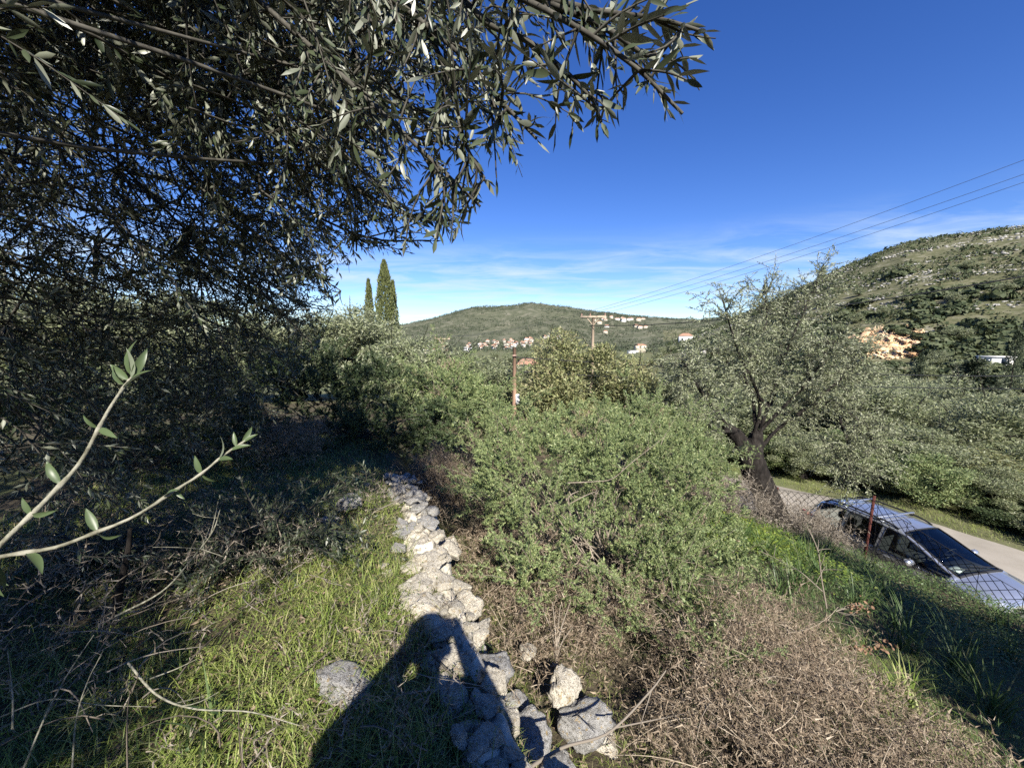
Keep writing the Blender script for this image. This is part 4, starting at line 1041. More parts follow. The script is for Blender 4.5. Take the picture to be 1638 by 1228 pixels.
    # wheels
    for x in (.78, 3.6):
        for s in (-1, 1):
            wc = Vector((x, s * .80, .31));
            g = Geo(); prof = [(-.10, .20), (-.10, .29), (-.07, .315), (.07, .315), (.10, .29), (.10, .20)]
            an = np.linspace(0, 2 * math.pi, 29)[:-1]
            V = np.array([(r_ * math.cos(a_), q_, r_ * math.sin(a_)) for a_ in an for q_, r_ in prof]); k = len(prof)
            F = [[i * k + j, ((i + 1) % 28) * k + j, ((i + 1) % 28) * k + j + 1, i * k + j + 1] for i in range(28) for j in range(k - 1)]
            g.add(V, F); ty = g.build('wheel', M['rubber'], root, True); ty.location = wc
            g = Geo()
            g.tube([[0, s * .03, 0], [0, s * .095, 0]], [.205, .20], 24, True)
            for q in range(7):
                a_ = q * 2 * math.pi / 7; g.tube([[.03 * math.cos(a_), s * .10, .03 * math.sin(a_)], [.19 * math.cos(a_), s * .10, .19 * math.sin(a_)]], [.03, .02], 5)
            g.build('rim', M['alu'], ty)
            g = Geo(); g.tube([[x, s * .77, .33], [x, s * .885, .33]], [.375, .375], 28, True); g.build('wheel_arch', M['trim'], root)
car()

# ------------------------------------------------------------------ fence on the bank
M['rust'] = noise_mat('rusty_red_paint', [(.3, (.045, .014, .011)), (.7, (.09, .03, .024))], 15, 6, .9)
M['meshwire'] = plain('fence_wire', (.014, .014, .015), .8, .0)
def fence():
    pts = np.array([(9.75, 4.6), (9.35, 6.2), (8.76, 9.0), (8.15, 11.4), (7.35, 13.9), (6.0, 16.5), (4.4, 18.6)])
    Z = np.array([float(height(a - .1, b)) for a, b in pts]); Z[2] = max(Z[2], -3.9)
    base = (8.76, 9.0, float(Z[2])); t = thing('wire_fence', 'wire mesh fence on rusty red posts along the bank above the car', 'fence', base)
    b0 = np.array(base)
    for k, (x, y) in enumerate(pts):
        lean = np.array([.12, .03, 0]) if k == 2 else np.array([.03, -.02, 0])
        g = Geo(); h = 1.72 if k == 2 else 1.72
        P0 = np.array([x, y, Z[k] - .3]); P1 = np.array([x, y, Z[k] + h]) + lean
        g.box((0, 0, 0), (1, 1, 1)); V = np.array(g.V[0]); V = V * np.array([.017, .005, .5]);
        g = Geo(); Mx = np.eye(3); Mx[:, 2] = (P1 - P0); Mx[:, 1] = unit(np.cross(Mx[:, 2], [1, 0, 0]));
        g.add((V * 1.0) @ Mx.T + (P0 + P1) / 2, [[0, 1, 3, 2], [4, 6, 7, 5], [0, 4, 5, 1], [2, 3, 7, 6], [0, 2, 6, 4], [1, 5, 7, 3]])
        V2 = V.copy(); V2[:, :2] = V2[:, 1::-1]; g.add(V2 @ Mx.T + (P0 + P1) / 2 + np.array([-.02, .02, 0]), [[0, 1, 3, 2], [4, 6, 7, 5], [0, 4, 5, 1], [2, 3, 7, 6], [0, 2, 6, 4], [1, 5, 7, 3]])
        g.build('post', M['rust'], t, off=b0)
    g = Geo(); H = 1.6; sp = .20
    for k in range(len(pts) - 1):
        a, b = pts[k], pts[k + 1]; L = np.linalg.norm(b - a)
        def at(s, h):
            s = np.clip(s, 0, L); f = s / L; q = a + (b - a) * f
            return np.array([q[0], q[1], Z[k] + (Z[k + 1] - Z[k]) * f + .06 + h - .05 * math.sin(f * math.pi)])
        for s in np.arange(-H, L, sp):
            for sg in (1, -1):
                s0, h0, s1, h1 = s, 0., s + H, H
                if s0 < 0: h0 = -s0; s0 = 0
                if s1 > L: h1 = H - (s1 - L); s1 = L
                if h1 - h0 < .03: continue
                if sg < 0: h0, h1 = H - h0, H - h1
                g.tube([at(s0, h0), (at(s0, h0) + at(s1, h1)) / 2 + np.array([.004, .0, -.002]), at(s1, h1)], .0065, 3)
        for h in (0.02, H * .5, H):
            g.tube([at(s, h) for s in np.linspace(0, L, 6)], .006, 3)
        for s in np.arange(.3, L, .6): g.tube([at(s, 0), at(s, H)], .0055, 3)
    g.build('wire_mesh', M['meshwire'], t, off=b0)
fence()

def leaf_fine(width, fold, bend, n=7):
    s = np.linspace(0, 1, n); w = width * .5 * np.sin(np.pi * s ** .85) ** .8 * (1 - .25 * s); V = []
    for a, b in zip(s, w): V += [(a, b, fold * b / width * 2 + bend * math.sin(a * 3)), (a, 0, bend * math.sin(a * 3)), (a, -b, fold * b / width * 2 + bend * math.sin(a * 3))]
    F = []
    for k in range(n - 1):
        for c in (0, 1):
            i = 3 * k + c; F += [[i, i + 1, i + 4], [i, i + 4, i + 3]]
    return np.array(V), np.array(F)
# ------------------------------------------------------------------ the big olive overhead (trunk at the photographer's left, out of the picture)
LV = [-400, 0, 60, 110, 200, 230, 300, 360, 400, 420, 470, 560, 620, 760]
LU = [1150, 1140, 1140, 1125, 1095, 900, 800, 765, 690, 560, 545, 505, 470, 400]
def near_olive():
    rng = np.random.default_rng(61)
    base = np.array([-3.3, -1.2, float(height(-3.3, -1.2))])
    root = thing('olive_tree', 'large shaded olive tree whose branches hang over the upper left', 'tree', base)
    br, tw = Geo(), Geo(); LP, LD, LL = [], [], []
    fork = base + [.25, .2, 1.5]
    g = Geo(); g.tube(smooth_path([base - [0, 0, .3], base + [.1, .1, .7], fork, fork + [.1, .1, .3]], 12), np.linspace(.34, .2, 12), 12); g.build('trunk', M['bark'], root, True, off=base)
    def leaves(P, spacing, ln, ang=.75, start=.1):
        a, b, l = dress(rng, P, spacing, ln, ang, start); LP.append(a); LD.append(b); LL.append(l)
    def outside(q, m=12):
        u, v, zc = project(np.asarray(q)); lim = np.interp(v, LV, LU)
        return bool(zc > .1 and u > lim + m and v > -300)
    # 1. the near branches against the sky: (u, v, depth)
    stems = [
        [(420, -240, 1.07), (640, -90, 0.86), (860, 10, 0.76), (1000, 95, 0.72), (1092, 182, 0.71)],
        [(560, -200, 0.95), (780, -40, 0.82), (930, 12, 0.77), (1050, 30, 0.74), (1128, 52, 0.72)],
        [(380, -160, 1.12), (600, -20, 0.95), (740, 90, 0.86), (800, 160, 0.82), (858, 222, 0.79)],
        [(300, -100, 1.20), (480, 60, 1.03), (610, 180, 0.93), (700, 265, 0.88), (768, 330, 0.86)],
        [(640, -140, 0.90), (760, 20, 0.84), (850, 70, 0.82), (940, 150, 0.79), (962, 195, 0.77)],
        [(250, 0, 1.29), (420, 180, 1.12), (540, 280, 1.03), (640, 340, 0.96), (735, 355, 0.93)],
        [(200, 60, 1.38), (360, 240, 1.25), (480, 330, 1.16), (590, 380, 1.12), (690, 385, 1.07)],
        [(200, 150, 1.46), (330, 300, 1.38), (430, 390, 1.29), (505, 440, 1.25), (545, 465, 1.20)],
        [(500, -160, 1.03), (650, 0, 0.95), (720, 130, 0.90), (740, 220, 0.86), (775, 285, 0.86)],
        [(100, -100, 1.20), (300, 60, 1.12), (450, 140, 1.03), (560, 200, 0.99), (650, 300, 0.95)],
        [(700, -120, 0.86), (830, -20, 0.80), (960, 40, 0.77), (1040, 90, 0.76), (1080, 60, 0.74)],
        [(180, 250, 1.55), (300, 370, 1.55), (400, 450, 1.50), (470, 520, 1.46), (510, 560, 1.46)]]
    for li, L in enumerate(stems):
        if li in (5, 6, 7, 9, 11): L = [(a_, b_, c_ * 1.45) for a_, b_, c_ in L]
        P = smooth_path([pix(*a) for a in L], 26)
        tw.tube(P, np.linspace(.0085, .0028, 26), 6)
        start = P[0]; hub = np.array([-1.9, .1, 2.35]); br.tube(smooth_path([hub, (hub + start) / 2 + [0, -.05, .12], start], 8), np.linspace(.007, .006, 8), 5)
        leaves(P[15:], .034, .058, .8, 0)
        for k in range(3, 26):
            for _ in range(2 if k < 22 else 1):
                if rng.random() < (.30 if project(P[k])[0] < 760 else .48): continue
                t = unit(P[min(k + 1, 25)] - P[k - 1]); d = unit(t * .55 + rng.normal(size=3) * .62 + np.array([0, 0, -.12]))
                B = shoot(rng, P[k], d, rng.uniform(.08, .20), .45, 6, .5)
                if outside(B[-1]) or outside(B[3]): continue
                tw.tube(B, np.linspace(.0032, .0013, 6), 4)
                leaves(B, rng.uniform(.022, .034), rng.uniform(.046, .063))
    # 2. the mass of the crown: many criss-crossing shoots in clumps (u, v, depth, spread in px, spread in depth, count)
    clumps = [(60, 30, 1.7, 130, .5, 36), (240, 50, 1.6, 130, .4, 40), (430, 30, 1.4, 120, .35, 40), (590, 60, 1.3, 90, .25, 22), (700, 20, 1.2, 80, .2, 9),
              (100, 180, 2.0, 130, .6, 34), (300, 200, 1.9, 120, .5, 36), (480, 190, 1.6, 100, .35, 34), (620, 190, 1.35, 70, .2, 12), (700, 280, 1.25, 45, .15, 5),
              (80, 320, 2.4, 130, .6, 46), (250, 330, 2.5, 110, .6, 50), (390, 330, 2.3, 100, .5, 50), (520, 300, 1.9, 80, .4, 24), (600, 330, 1.6, 50, .2, 10),
              (60, 460, 2.4, 110, .7, 44), (210, 460, 2.8, 110, .7, 56), (350, 450, 2.9, 90, .6, 60), (450, 450, 2.9, 60, .5, 44), (490, 510, 3.2, 45, .5, 26),
              (70, 580, 2.3, 100, .6, 40), (220, 580, 2.7, 100, .7, 46), (370, 560, 3.2, 80, .6, 44), (450, 590, 3.6, 60, .5, 30), (60, 700, 2.0, 100, .5, 26), (200, 690, 2.6, 90, .5, 26), (330, 660, 3.0, 70, .5, 20),
              (-150, 100, 1.8, 150, .5, 26), (-150, 350, 2.2, 150, .6, 26), (-120, 560, 2.2, 120, .6, 18), (150, -180, 1.7, 200, .5, 46), (450, -170, 1.5, 180, .4, 44), (680, -160, 1.25, 130, .25, 22)]
    for (u, v, zc, sp, sd, n) in clumps:
        hub = pix(u - 60, v - 60, zc + .1); br.tube(smooth_path([np.array([-1.9, .2, 2.2]), (np.array([-1.9, .2, 2.2]) + hub) / 2 + rng.normal(size=3) * .12, hub], 9), np.linspace(.008, .004, 9), 5)
        for k in range(n):
            p = pix(u + rng.normal() * sp * .62, v + rng.normal() * sp * .62, max(.75, zc + rng.normal() * sd * .6))
            d = unit(np.array([.55, .25, -.30]) + rng.normal(size=3) * .62)
            B = shoot(rng, p - d * .15, d, rng.uniform(.28, .62), .35, 8, .35)
            if outside(B[-1]) or outside(B[4]): continue
            tw.tube(B[::2], np.linspace(.0045, .0018, 4), 3)
            leaves(B, rng.uniform(.022, .034), rng.uniform(.042, .056), .75, .25)
            for kk in range(3):
                m = rng.integers(1, 7); B2 = shoot(rng, B[m], unit(d + rng.normal(size=3) * .8), rng.uniform(.1, .25), .4, 5, .4)
                if outside(B2[-1]): continue
                tw.tube(B2[::2], np.linspace(.0028, .0012, 3), 3)
                leaves(B2, rng.uniform(.02, .03), rng.uniform(.04, .054))
            if rng.random() < .35: br.tube(smooth_path([hub, (hub + B[0]) / 2 + rng.normal(size=3) * .05, B[0]], 5), np.linspace(.007, .004, 5), 4)
    # 3. the crown above and behind the picture, which shades the ground at left
    for (x, y, z, sp, n) in [(-2.6, .2, 3.0, .7, 60), (-3.4, 1.4, 3.2, .7, 60), (-2.2, 1.6, 3.3, .6, 60), (-3.0, -1.2, 3.1, .7, 50), (-1.75, -.5, 2.9, .5, 44), (-1.5, .9, 3.2, .5, 44), (-4.4, .2, 2.8, .7, 40), (-2.4, 2.9, 3.6, .6, 46), (-3.6, 3.0, 3.4, .7, 46), (-1.45, 2.2, 3.6, .45, 36), (-1.9, -1.6, 2.6, .5, 40), (-1.6, -2.3, 2.9, .5, 44), (-1.35, -1.75, 2.45, .32, 46), (-1.9, -1.1, 2.45, .4, 46), (-1.5, -2.4, 2.6, .4, 40), (-2.6, -2.4, 3.2, .6, 50), (-3.6, -.4, 3.4, .7, 60), (-1.25, .2, 2.75, .35, 36), (-3.5, -2.2, 2.8, .6, 44), (-1.2, 1.6, 3.0, .35, 30), (-4.3, 1.6, 2.9, .6, 44), (-1.9, .6, 3.7, .6, 50)]:
        c = np.array([x, y, z]); br.tube(smooth_path([fork, (fork + c) / 2 + rng.normal(size=3) * .2, c], 10), np.linspace(.05, .01, 10), 6)
        for k in range(n):
            p = c + rng.normal(size=3) * sp * .55; d = unit(rng.normal(size=3) + (p - c) * .8)
            B = shoot(rng, p, d, rng.uniform(.35, .7), .5, 6, .35); tw.tube(B[::2], np.linspace(.006, .002, 3), 3)
            leaves(B, .022, .085, .8, .05)
            for kk in range(3):
                B2 = shoot(rng, B[rng.integers(1, 5)], unit(d + rng.normal(size=3) * .8), .3, .4, 4, .4); leaves(B2, .022, .085)
    br.tube(smooth_path([fork, fork + [.6, .4, .5], np.array([-1.9, .15, 2.3])], 8), np.linspace(.15, .07, 8), 8)
    P = np.concatenate(LP); D = np.concatenate(LD); L = np.concatenate(LL)
    up = np.array([0, 0, 1.]); Mx = frames(D, rng, up=up, wob=1.3)
    d0 = np.linalg.norm(P - EYE, axis=1); keep = d0 > .42
    P, D, L, Mx, d0 = P[keep], D[keep], L[keep], Mx[keep], d0[keep]
    tip = P + D * (L * .5)[:, None]; u, v, zc = project(tip)
    # nothing of this tree hangs into the open sky or over the view to the right
    lim = np.interp(v, LV, LU)
    bad = (zc > .1) & (u > lim) & (v > -300)
    P, D, L, Mx, u, v, zc = P[~bad], D[~bad], L[~bad], Mx[~bad], u[~bad], v[~bad], zc[~bad]
    vis = (zc > .2) & (u > 0) & (u < 1638) & (v > 0) & (v < 1228)
    big = np.argsort(-np.where(vis, L / np.maximum(zc, .2) + np.where(u > 640, .02, 0), -1))[:300]
    ms = [mesh_from('leaf', *leaf_fine(w_, .02, b_), True) for w_, b_ in ((.21, .05), (.25, -.04), (.19, .12))]
    for k in big:
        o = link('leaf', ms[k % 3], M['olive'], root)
        mat = np.eye(4); mat[:3, :3] = Mx[k] * L[k]; mat[:3, 3] = P[k] - base; o.matrix_local = Matrix(mat.tolist())
    rest = np.setdiff1d(np.arange(len(P)), big)
    g = Geo(); d1 = np.linalg.norm(P - EYE, axis=1)
    for s in range(3):
        k = rest[s::3]
        kn, kf, ko = k[(d1[k] < 1.55) & vis[k]], k[(d1[k] >= 1.55) & vis[k]], k[~vis[k]]
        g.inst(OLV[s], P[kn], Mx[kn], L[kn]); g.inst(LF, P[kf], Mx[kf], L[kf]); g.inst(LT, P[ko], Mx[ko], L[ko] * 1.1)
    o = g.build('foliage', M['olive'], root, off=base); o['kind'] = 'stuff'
    # twigs likewise stop where the leaves stop
    br.build('branches', M['twig'], root, True, off=base)['kind'] = 'stuff'; tw.build('twigs', M['twig'], root, True, off=base)['kind'] = 'stuff'
    print('near olive leaves', len(P))
near_olive()

# ------------------------------------------------------------------ two pale shoots at the left edge
BROAD = [leaf_fine(.27, .06, .12), leaf_fine(.30, .07, .04)]
M['shootleaf'] = leaf_mat('young_leaf', [(.055, .085, .035), (.085, .115, .05), (.07, .10, .045), (.13, .17, .06)], under=(.17, .195, .135), trans=.22, rough=.4)
def pale_shoot(label, pts, r0, leafs, seed):
    rng = np.random.default_rng(seed); P = smooth_path([pix(*a) for a in pts], 30)
    t = thing('sapling_shoot', label, 'shoot', P[0])
    g = Geo(); rr = np.interp(np.linspace(0, 1, 30), [0, .75, 1], [r0, r0 * .62, r0 * .3])
    for a_ in {a_[0] for a_ in leafs}: rr[int(a_ * 29)] *= 1.45
    P = P + np.array([list(mnoise.noise_vector(Vector(q * 18))) for q in P]) * .004; g.tube(P, rr, 10, True); g.build('stem', M['stem'], t, True, off=P[0])
    ms = [mesh_from('leaf', T[0], T[1], True) for T in BROAD]
    for k, (s, du, dv, ln) in enumerate(leafs):
        q = P[int(s * 29)]; uu, vv, zc = project(q); tip = pix(uu + du, vv + dv, zc + rng.uniform(-.015, .02)); d = unit(tip - q)[None]
        Mx = frames(d, rng, up=np.array([0, -.7, .6]), wob=.5)[0]; ln_ = ln or float(np.linalg.norm(tip - q))
        o = link('leaf', ms[k % 2], M['shootleaf'], t); mat = np.eye(4); mat[:3, :3] = Mx * ln_; mat[:3, 3] = q - P[0]; o.matrix_local = Matrix(mat.tolist())
pale_shoot('upper of two thick pale shoots rising from the left edge', [(-60, 935, .50), (20, 858, .53), (108, 765, .57), (165, 680, .61), (200, 622, .64), (215, 600, .66)], .0034,
           [(.28, 42, -8, 0), (.28, -15, -28, 0), (.40, -22, -38, 0), (.6, 30, 16, 0), (.6, -25, -22, 0), (.8, 32, -24, 0), (.84, -14, -36, 0), (.95, -8, -50, 0), (.97, 24, -46, 0), (.93, 36, -16, 0), (.99, 10, -60, 0), (.9, -30, -26, 0), (.10, 48, 26, 0), (.1, -22, -40, 0)], 1)
pale_shoot('lower pale shoot with paired green leaves, reaching towards the centre', [(-60, 905, .46), (0, 893, .48), (100, 872, .50), (215, 826, .53), (300, 772, .56), (352, 735, .58), (395, 702, .60)], .0027,
           [(.42, 40, 4, 0), (.42, -18, -38, 0), (.62, 26, -12, 0), (.63, 16, 14, 0), (.75, 32, 10, 0), (.75, -10, -30, 0), (.86, 2, -38, 0), (.86, 24, 0, 0), (.93, 34, -8, 0), (.95, -4, -24, 0), (.98, 16, -26, 0), (.99, 26, -14, 0), (.25, 26, 36, 0), (.12, 34, 42, 0), (.14, 20, 60, 0), (.06, 46, 18, 0)], 2)

# ------------------------------------------------------------------ shrubs
def sprig_t(rng, L, n, ll, lw, ang=.9):
    """a little leafy sprig as a template along +x"""
    g = Geo(); s = rng.uniform(.05, 1, n) * L; a = rng.uniform(0, 6.283, n)
    an = ang * rng.uniform(.6, 1.2, n)
    d = np.stack([np.cos(an), np.sin(an) * np.cos(a), np.sin(an) * np.sin(a)], 1)
    P = np.stack([s, 0 * s, 0 * s], 1) + rng.normal(size=(n, 3)) * ll * .15
    g.inst(LT, P, frames(d, rng), np.stack([np.full(n, ll) * rng.uniform(.7, 1.2, n), np.full(n, lw * 1.35), np.full(n, ll)], 1))
    return g.arr()
def n3(P, s):
    return np.array([mnoise.noise(Vector(q)) for q in (P * s)])
def shrub(name, label, lobes, nspr, mat, seed, spL, spN, ll, lw, stems, upb=.6, stemmat='twig', plumes=0, cat='shrub', clear=None):
    """lobes: (x,y,z,rx,ry,rz) ellipsoids; sprigs stand on and just under their surface"""
    rng = np.random.default_rng(seed); lobes = np.array(lobes, float)
    c0 = lobes[:, :3].mean(0); base = np.array([c0[0], c0[1], float(height(c0[0], c0[1]))])
    t = thing(name, label, cat, base)
    T = [sprig_t(rng, spL, spN, ll, lw) for _ in range(4)]
    per = 9; nt = nspr // per
    vol = lobes[:, 3] * lobes[:, 4] + lobes[:, 4] * lobes[:, 5]; pr = vol / vol.sum(); k = rng.choice(len(lobes), nt, p=pr)
    u = unit(rng.normal(size=(nt, 3))); u[:, 2] = np.where(u[:, 2] < -.35, -u[:, 2], u[:, 2])
    rad = 1 - np.abs(rng.normal(size=nt)) * .30 + (rng.random(nt) < .25) * rng.uniform(0, .30, nt)
    f = 1 + .22 * np.sin(u[:, 0] * 6 + k) * np.cos(u[:, 1] * 7 + k * 2) + .14 * np.sin(u[:, 2] * 9 + u[:, 0] * 5)
    P = lobes[k, :3] + u * (rad * f)[:, None] * lobes[k, 3:]
    keep_ = n3(P, 2.1) + .6 * n3(P, 5.0) > -.24; P, u, k = P[keep_], u[keep_], k[keep_]; nt = len(P); tuftc = P.copy()
    P = np.repeat(P, per, 0); u = unit(np.repeat(u, per, 0) + rng.normal(size=(nt * per, 3)) * .75); k = np.repeat(k, per)
    P = P + u * spL * rng.uniform(-.2, .55, (nt * per, 1))
    gz = height(P[:, 0], P[:, 1]); ok = P[:, 2] > gz - .02
    if clear is not None: ok &= clear(P)
    P, u, k = P[ok], u[ok], k[ok]; m = len(P)
    D = unit(u * 1.0 + np.array([0, 0, upb]) + rng.normal(size=(m, 3)) * .25)
    Mx = frames(D, rng); sc = rng.uniform(.65, 1.3, m); g = Geo(); pl = Geo(); dry = Geo()
    for q in range(plumes):                       # long loose sprays that break the outline
        kk = rng.integers(len(lobes)); uu = unit(rng.normal(size=3)); uu[2] = abs(uu[2]); uu[1] -= .3
        p0 = lobes[kk, :3] + unit(uu) * lobes[kk, 3:] * .85; dd = unit(uu * .7 + np.array([0, 0, .75]) + rng.normal(size=3) * .35)
        B = shoot(rng, p0, dd, rng.uniform(3.0, 6.5) * spL, .9, 7, .6); pl.tube(B, np.linspace(.004, .0015, 7), 3)
        s_ = np.repeat(np.linspace(1.5, 6, 11), 2); q_ = np.stack([np.interp(s_, np.arange(7), B[:, c]) for c in range(3)], 1)
        d_ = unit(unit(np.gradient(B, axis=0))[s_.astype(int)] * .8 + rng.normal(size=(len(s_), 3)) * .6); g.inst(T[q % 4], q_, frames(d_, rng), rng.uniform(.4, .8, len(s_)))
    dm = (n3(P, 3.3) > .33) & (rng.random(m) < .8) if plumes else np.zeros(m, bool)
    if dm.any():
        TD = [(v_ * np.array([1, .55, .55]), f_) for v_, f_ in T]
        for s in range(4): dry.inst(TD[s], P[dm][s::4], Mx[dm][s::4], sc[dm][s::4])
        dry.build('dry_sprigs', M['brown'], t, off=base)['kind'] = 'stuff'; pl.build('spray_stems', M['barkpale'], t, off=base)['kind'] = 'stuff'
        P, Mx, sc = P[~dm], Mx[~dm], sc[~dm]
    for s in range(4): g.inst(T[s], P[s::4], Mx[s::4], sc[s::4])
    o = g.build('foliage', M[mat], t, off=base); o['kind'] = 'stuff'
    tw = Geo()
    for q in range(stems):
        kk = rng.integers(len(lobes)); e = lobes[kk, :3] + unit(rng.normal(size=3)) * lobes[kk, 3:] * rng.uniform(.4, .95)
        b = base + np.array([rng.normal() * .22, rng.normal() * .22, -.05]); e[2] = max(e[2], base[2] + .2)
        tw.tube(smooth_path([b, (b + e) / 2 + rng.normal(size=3) * .1 + [0, 0, .08], e], 7), np.linspace(.012, .003, 7), 4)
    tw.build('stems', M[stemmat], t, off=base)['kind'] = 'stuff'
    return t
def loc(u, v, zc): return tuple(pix(u, v, zc))
def lob(u, v, zc, ru, rv, rd):
    """ellipsoid lobe: centre behind a pixel at depth zc, half sizes ru, rv in px, rd in metres"""
    p = pix(u, v, zc); k = zc / FPX; return (*p, ru * k, rd, rv * k)
shrub('green_shrub', 'large fine-leaved green shrub filling the centre right of the wall',
      [lob(850, 800, 4.3, 112, 125, .6), lob(980, 790, 4.6, 120, 130, .7), lob(1080, 830, 4.6, 90, 110, .6), lob(1000, 900, 3.9, 105, 95, .5), lob(880, 890, 3.6, 80, 70, .4), lob(1110, 930, 3.9, 90, 70, .5), lob(920, 730, 5.2, 120, 70, .7),
       lob(1040, 760, 5.6, 95, 70, .7), lob(800, 745, 5.4, 75, 85, .6), lob(980, 700, 6.2, 100, 40, .7), lob(790, 830, 4.4, 50, 70, .4), lob(1080, 1000, 3.3, 50, 60, .3), lob(950, 970, 3.4, 95, 48, .35), lob(1130, 1075, 2.85, 26, 42, .2), lob(840, 940, 3.3, 40, 55, .25), lob(1130, 880, 4.7, 60, 55, .45)],
      11400, 'shrub_green', 71, .10, 22, .027, .042, 130, upb=.55, stemmat='barkpale', plumes=150)
shrub('green_shrub', 'green shrub behind the large one, left of the wooden pole', [lob(725, 665, 7.5, 70, 65, .8), lob(790, 695, 8.0, 60, 45, .7), lob(700, 640, 8.2, 65, 55, .8), lob(850, 712, 7.4, 60, 45, .6), lob(770, 660, 8.6, 40, 45, .6)],
      3000, 'shrub_green', 72, .18, 22, .050, .065, 24, plumes=50)
shrub('green_shrub', 'green shrub right of the large one, under the dark-trunked olive', [lob(1080, 735, 7.6, 60, 50, .7), lob(1060, 700, 8.4, 60, 40, .8), lob(1010, 690, 8.4, 60, 40, .8), lob(1110, 775, 7.2, 40, 40, .5)],
      3000, 'shrub_green', 73, .18, 22, .050, .065, 24, plumes=40)
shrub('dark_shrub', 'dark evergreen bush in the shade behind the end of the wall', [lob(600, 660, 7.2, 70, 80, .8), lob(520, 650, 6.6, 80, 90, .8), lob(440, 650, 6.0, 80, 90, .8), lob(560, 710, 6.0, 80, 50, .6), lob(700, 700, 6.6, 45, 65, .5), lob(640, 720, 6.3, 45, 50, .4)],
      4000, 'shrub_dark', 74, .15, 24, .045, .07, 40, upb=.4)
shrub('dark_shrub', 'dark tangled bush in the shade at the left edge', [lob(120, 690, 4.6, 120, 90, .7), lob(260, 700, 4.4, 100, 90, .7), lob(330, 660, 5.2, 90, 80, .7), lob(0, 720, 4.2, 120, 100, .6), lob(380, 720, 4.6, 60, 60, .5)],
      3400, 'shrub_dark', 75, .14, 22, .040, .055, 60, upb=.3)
def olive_suckers(label, u, v, zc, sp, n, seed, h=.75):
    rng = np.random.default_rng(seed); c = pix(u, v, zc); c[2] = float(height(c[0], c[1])); t = thing('olive_bush', label, 'bush', c)
    g, tw = Geo(), Geo()
    for k in range(n):
        b = np.array([rng.normal() * .07, rng.normal() * .07, 0]); d = unit(np.array([rng.normal() * .6, rng.normal() * .5 - .1, 1.0]))
        B = shoot(rng, b, d, rng.uniform(.4, 1.0) * h, 1.5, 9, .5); tw.tube(B, np.linspace(.006, .002, 9), 4); a, q, l = dress(rng, B, .024, .058, .75, .25); g.inst(OLV[k % 3], a, frames(q, rng, up=np.array([0, 0, 1.]), wob=.4), l)
        for kk in range(4):
            B2 = shoot(rng, B[rng.integers(3, 9)], unit(d + rng.normal(size=3) * .9), rng.uniform(.12, .3) * h, 1.0, 5, .4); tw.tube(B2, np.linspace(.003, .0015, 5), 3); a, q, l = dress(rng, B2, .02, .055); g.inst(OLV[kk % 3], a, frames(q, rng, up=np.array([0, 0, 1.]), wob=.4), l)
    g.build('foliage', M['olive'], t)['kind'] = 'stuff'; tw.build('stems', M['twig'], t)['kind'] = 'stuff'
olive_suckers('grey-leaved olive suckers in the shade left of the round boulder', 440, 905, 2.75, .3, 46, 81, .85)
olive_suckers('smaller clump of olive suckers further left in the shade', 330, 880, 2.7, .3, 22, 82, .7)
olive_suckers('olive suckers far left behind the pale shoots', 150, 860, 2.6, .3, 26, 83, .8)

# ------------------------------------------------------------------ brown thorny brush
def twig_t(rng, n, L):
    """a tangle of short zigzag thorny twigs; flat two-triangle slivers"""
    g = Geo()
    def seg(a, b, w):
        d = unit(b - a); s = unit(np.cross(d, rng.normal(size=3))) * w
        g.add([a - s * 1.25, a + s * 1.25, b], [[0, 1, 2]])
    p = np.zeros(3); d = unit(np.array([1., 0, 0]) + rng.normal(size=3) * .2)
    for k in range(n):
        q = p + d * L; seg(p, q, .0026)
        for _ in range(2):
            e = unit(d * .5 + rng.normal(size=3)); e2 = q + e * L * rng.uniform(.5, 1.1); seg(q, e2, .0020)
            f = unit(e + rng.normal(size=3) * .9); seg(e2, e2 + f * L * .6, .0015)
        p = q; d = unit(d + rng.normal(size=3) * .55)
    return g.arr()
def thorn_brush(label, lobes, n, seed, mat='brown', size=1.0, arch=30, name='thorny_bush', w=1.0):
    rng = np.random.default_rng(seed); lobes = np.array(lobes, float); c0 = lobes[:, :3].mean(0); base = np.array([c0[0], c0[1], float(height(c0[0], c0[1]))])
    t = thing(name, label, 'bush', base); T = [twig_t(rng, 6, .040) for _ in range(6)]
    k = rng.choice(len(lobes), n, p=lobes[:, 3] * lobes[:, 4] / (lobes[:, 3] * lobes[:, 4]).sum()); u = unit(rng.normal(size=(n, 3))); u[:, 2] = np.where(u[:, 2] < -.3, -u[:, 2], u[:, 2])
    f = 1 + .26 * np.sin(u[:, 0] * 7 + k) * np.cos(u[:, 1] * 8 + k) + .12 * np.sin(u[:, 0] * 15 + u[:, 1] * 13 + k)
    P = lobes[k, :3] + u * ((1 - np.abs(rng.normal(size=n)) * .25) * f)[:, None] * lobes[k, 3:]
    gz = height(P[:, 0], P[:, 1]); ok = P[:, 2] > gz - .03; P, u = P[ok], u[ok]; n = len(P)
    Mx = frames(unit(u * .8 + rng.normal(size=(n, 3)) * .6), rng); g = Geo(); sc = rng.uniform(.7, 1.5, n) * size
    for s in range(6): g.inst(T[s], P[s::6], Mx[s::6], np.stack([sc[s::6]] * 3, 1))
    g.build('twigs', M[mat], t, off=base)['kind'] = 'stuff'
    a = Geo()
    for q in range(arch):
        kk = rng.integers(len(lobes)); b = lobes[kk, :3] + unit(rng.normal(size=3)) * lobes[kk, 3:] * .9; d = rng.normal(size=3); d[2] = abs(d[2]) * .4
        B = shoot(rng, b, d, rng.uniform(.15, .5), .9, 7, .8); a.tube(B, np.linspace(.0036, .0014, 7), 3)
    a.build('stems', M['palestem' if mat == 'brown' else 'greytwig'], t, off=base)['kind'] = 'stuff'
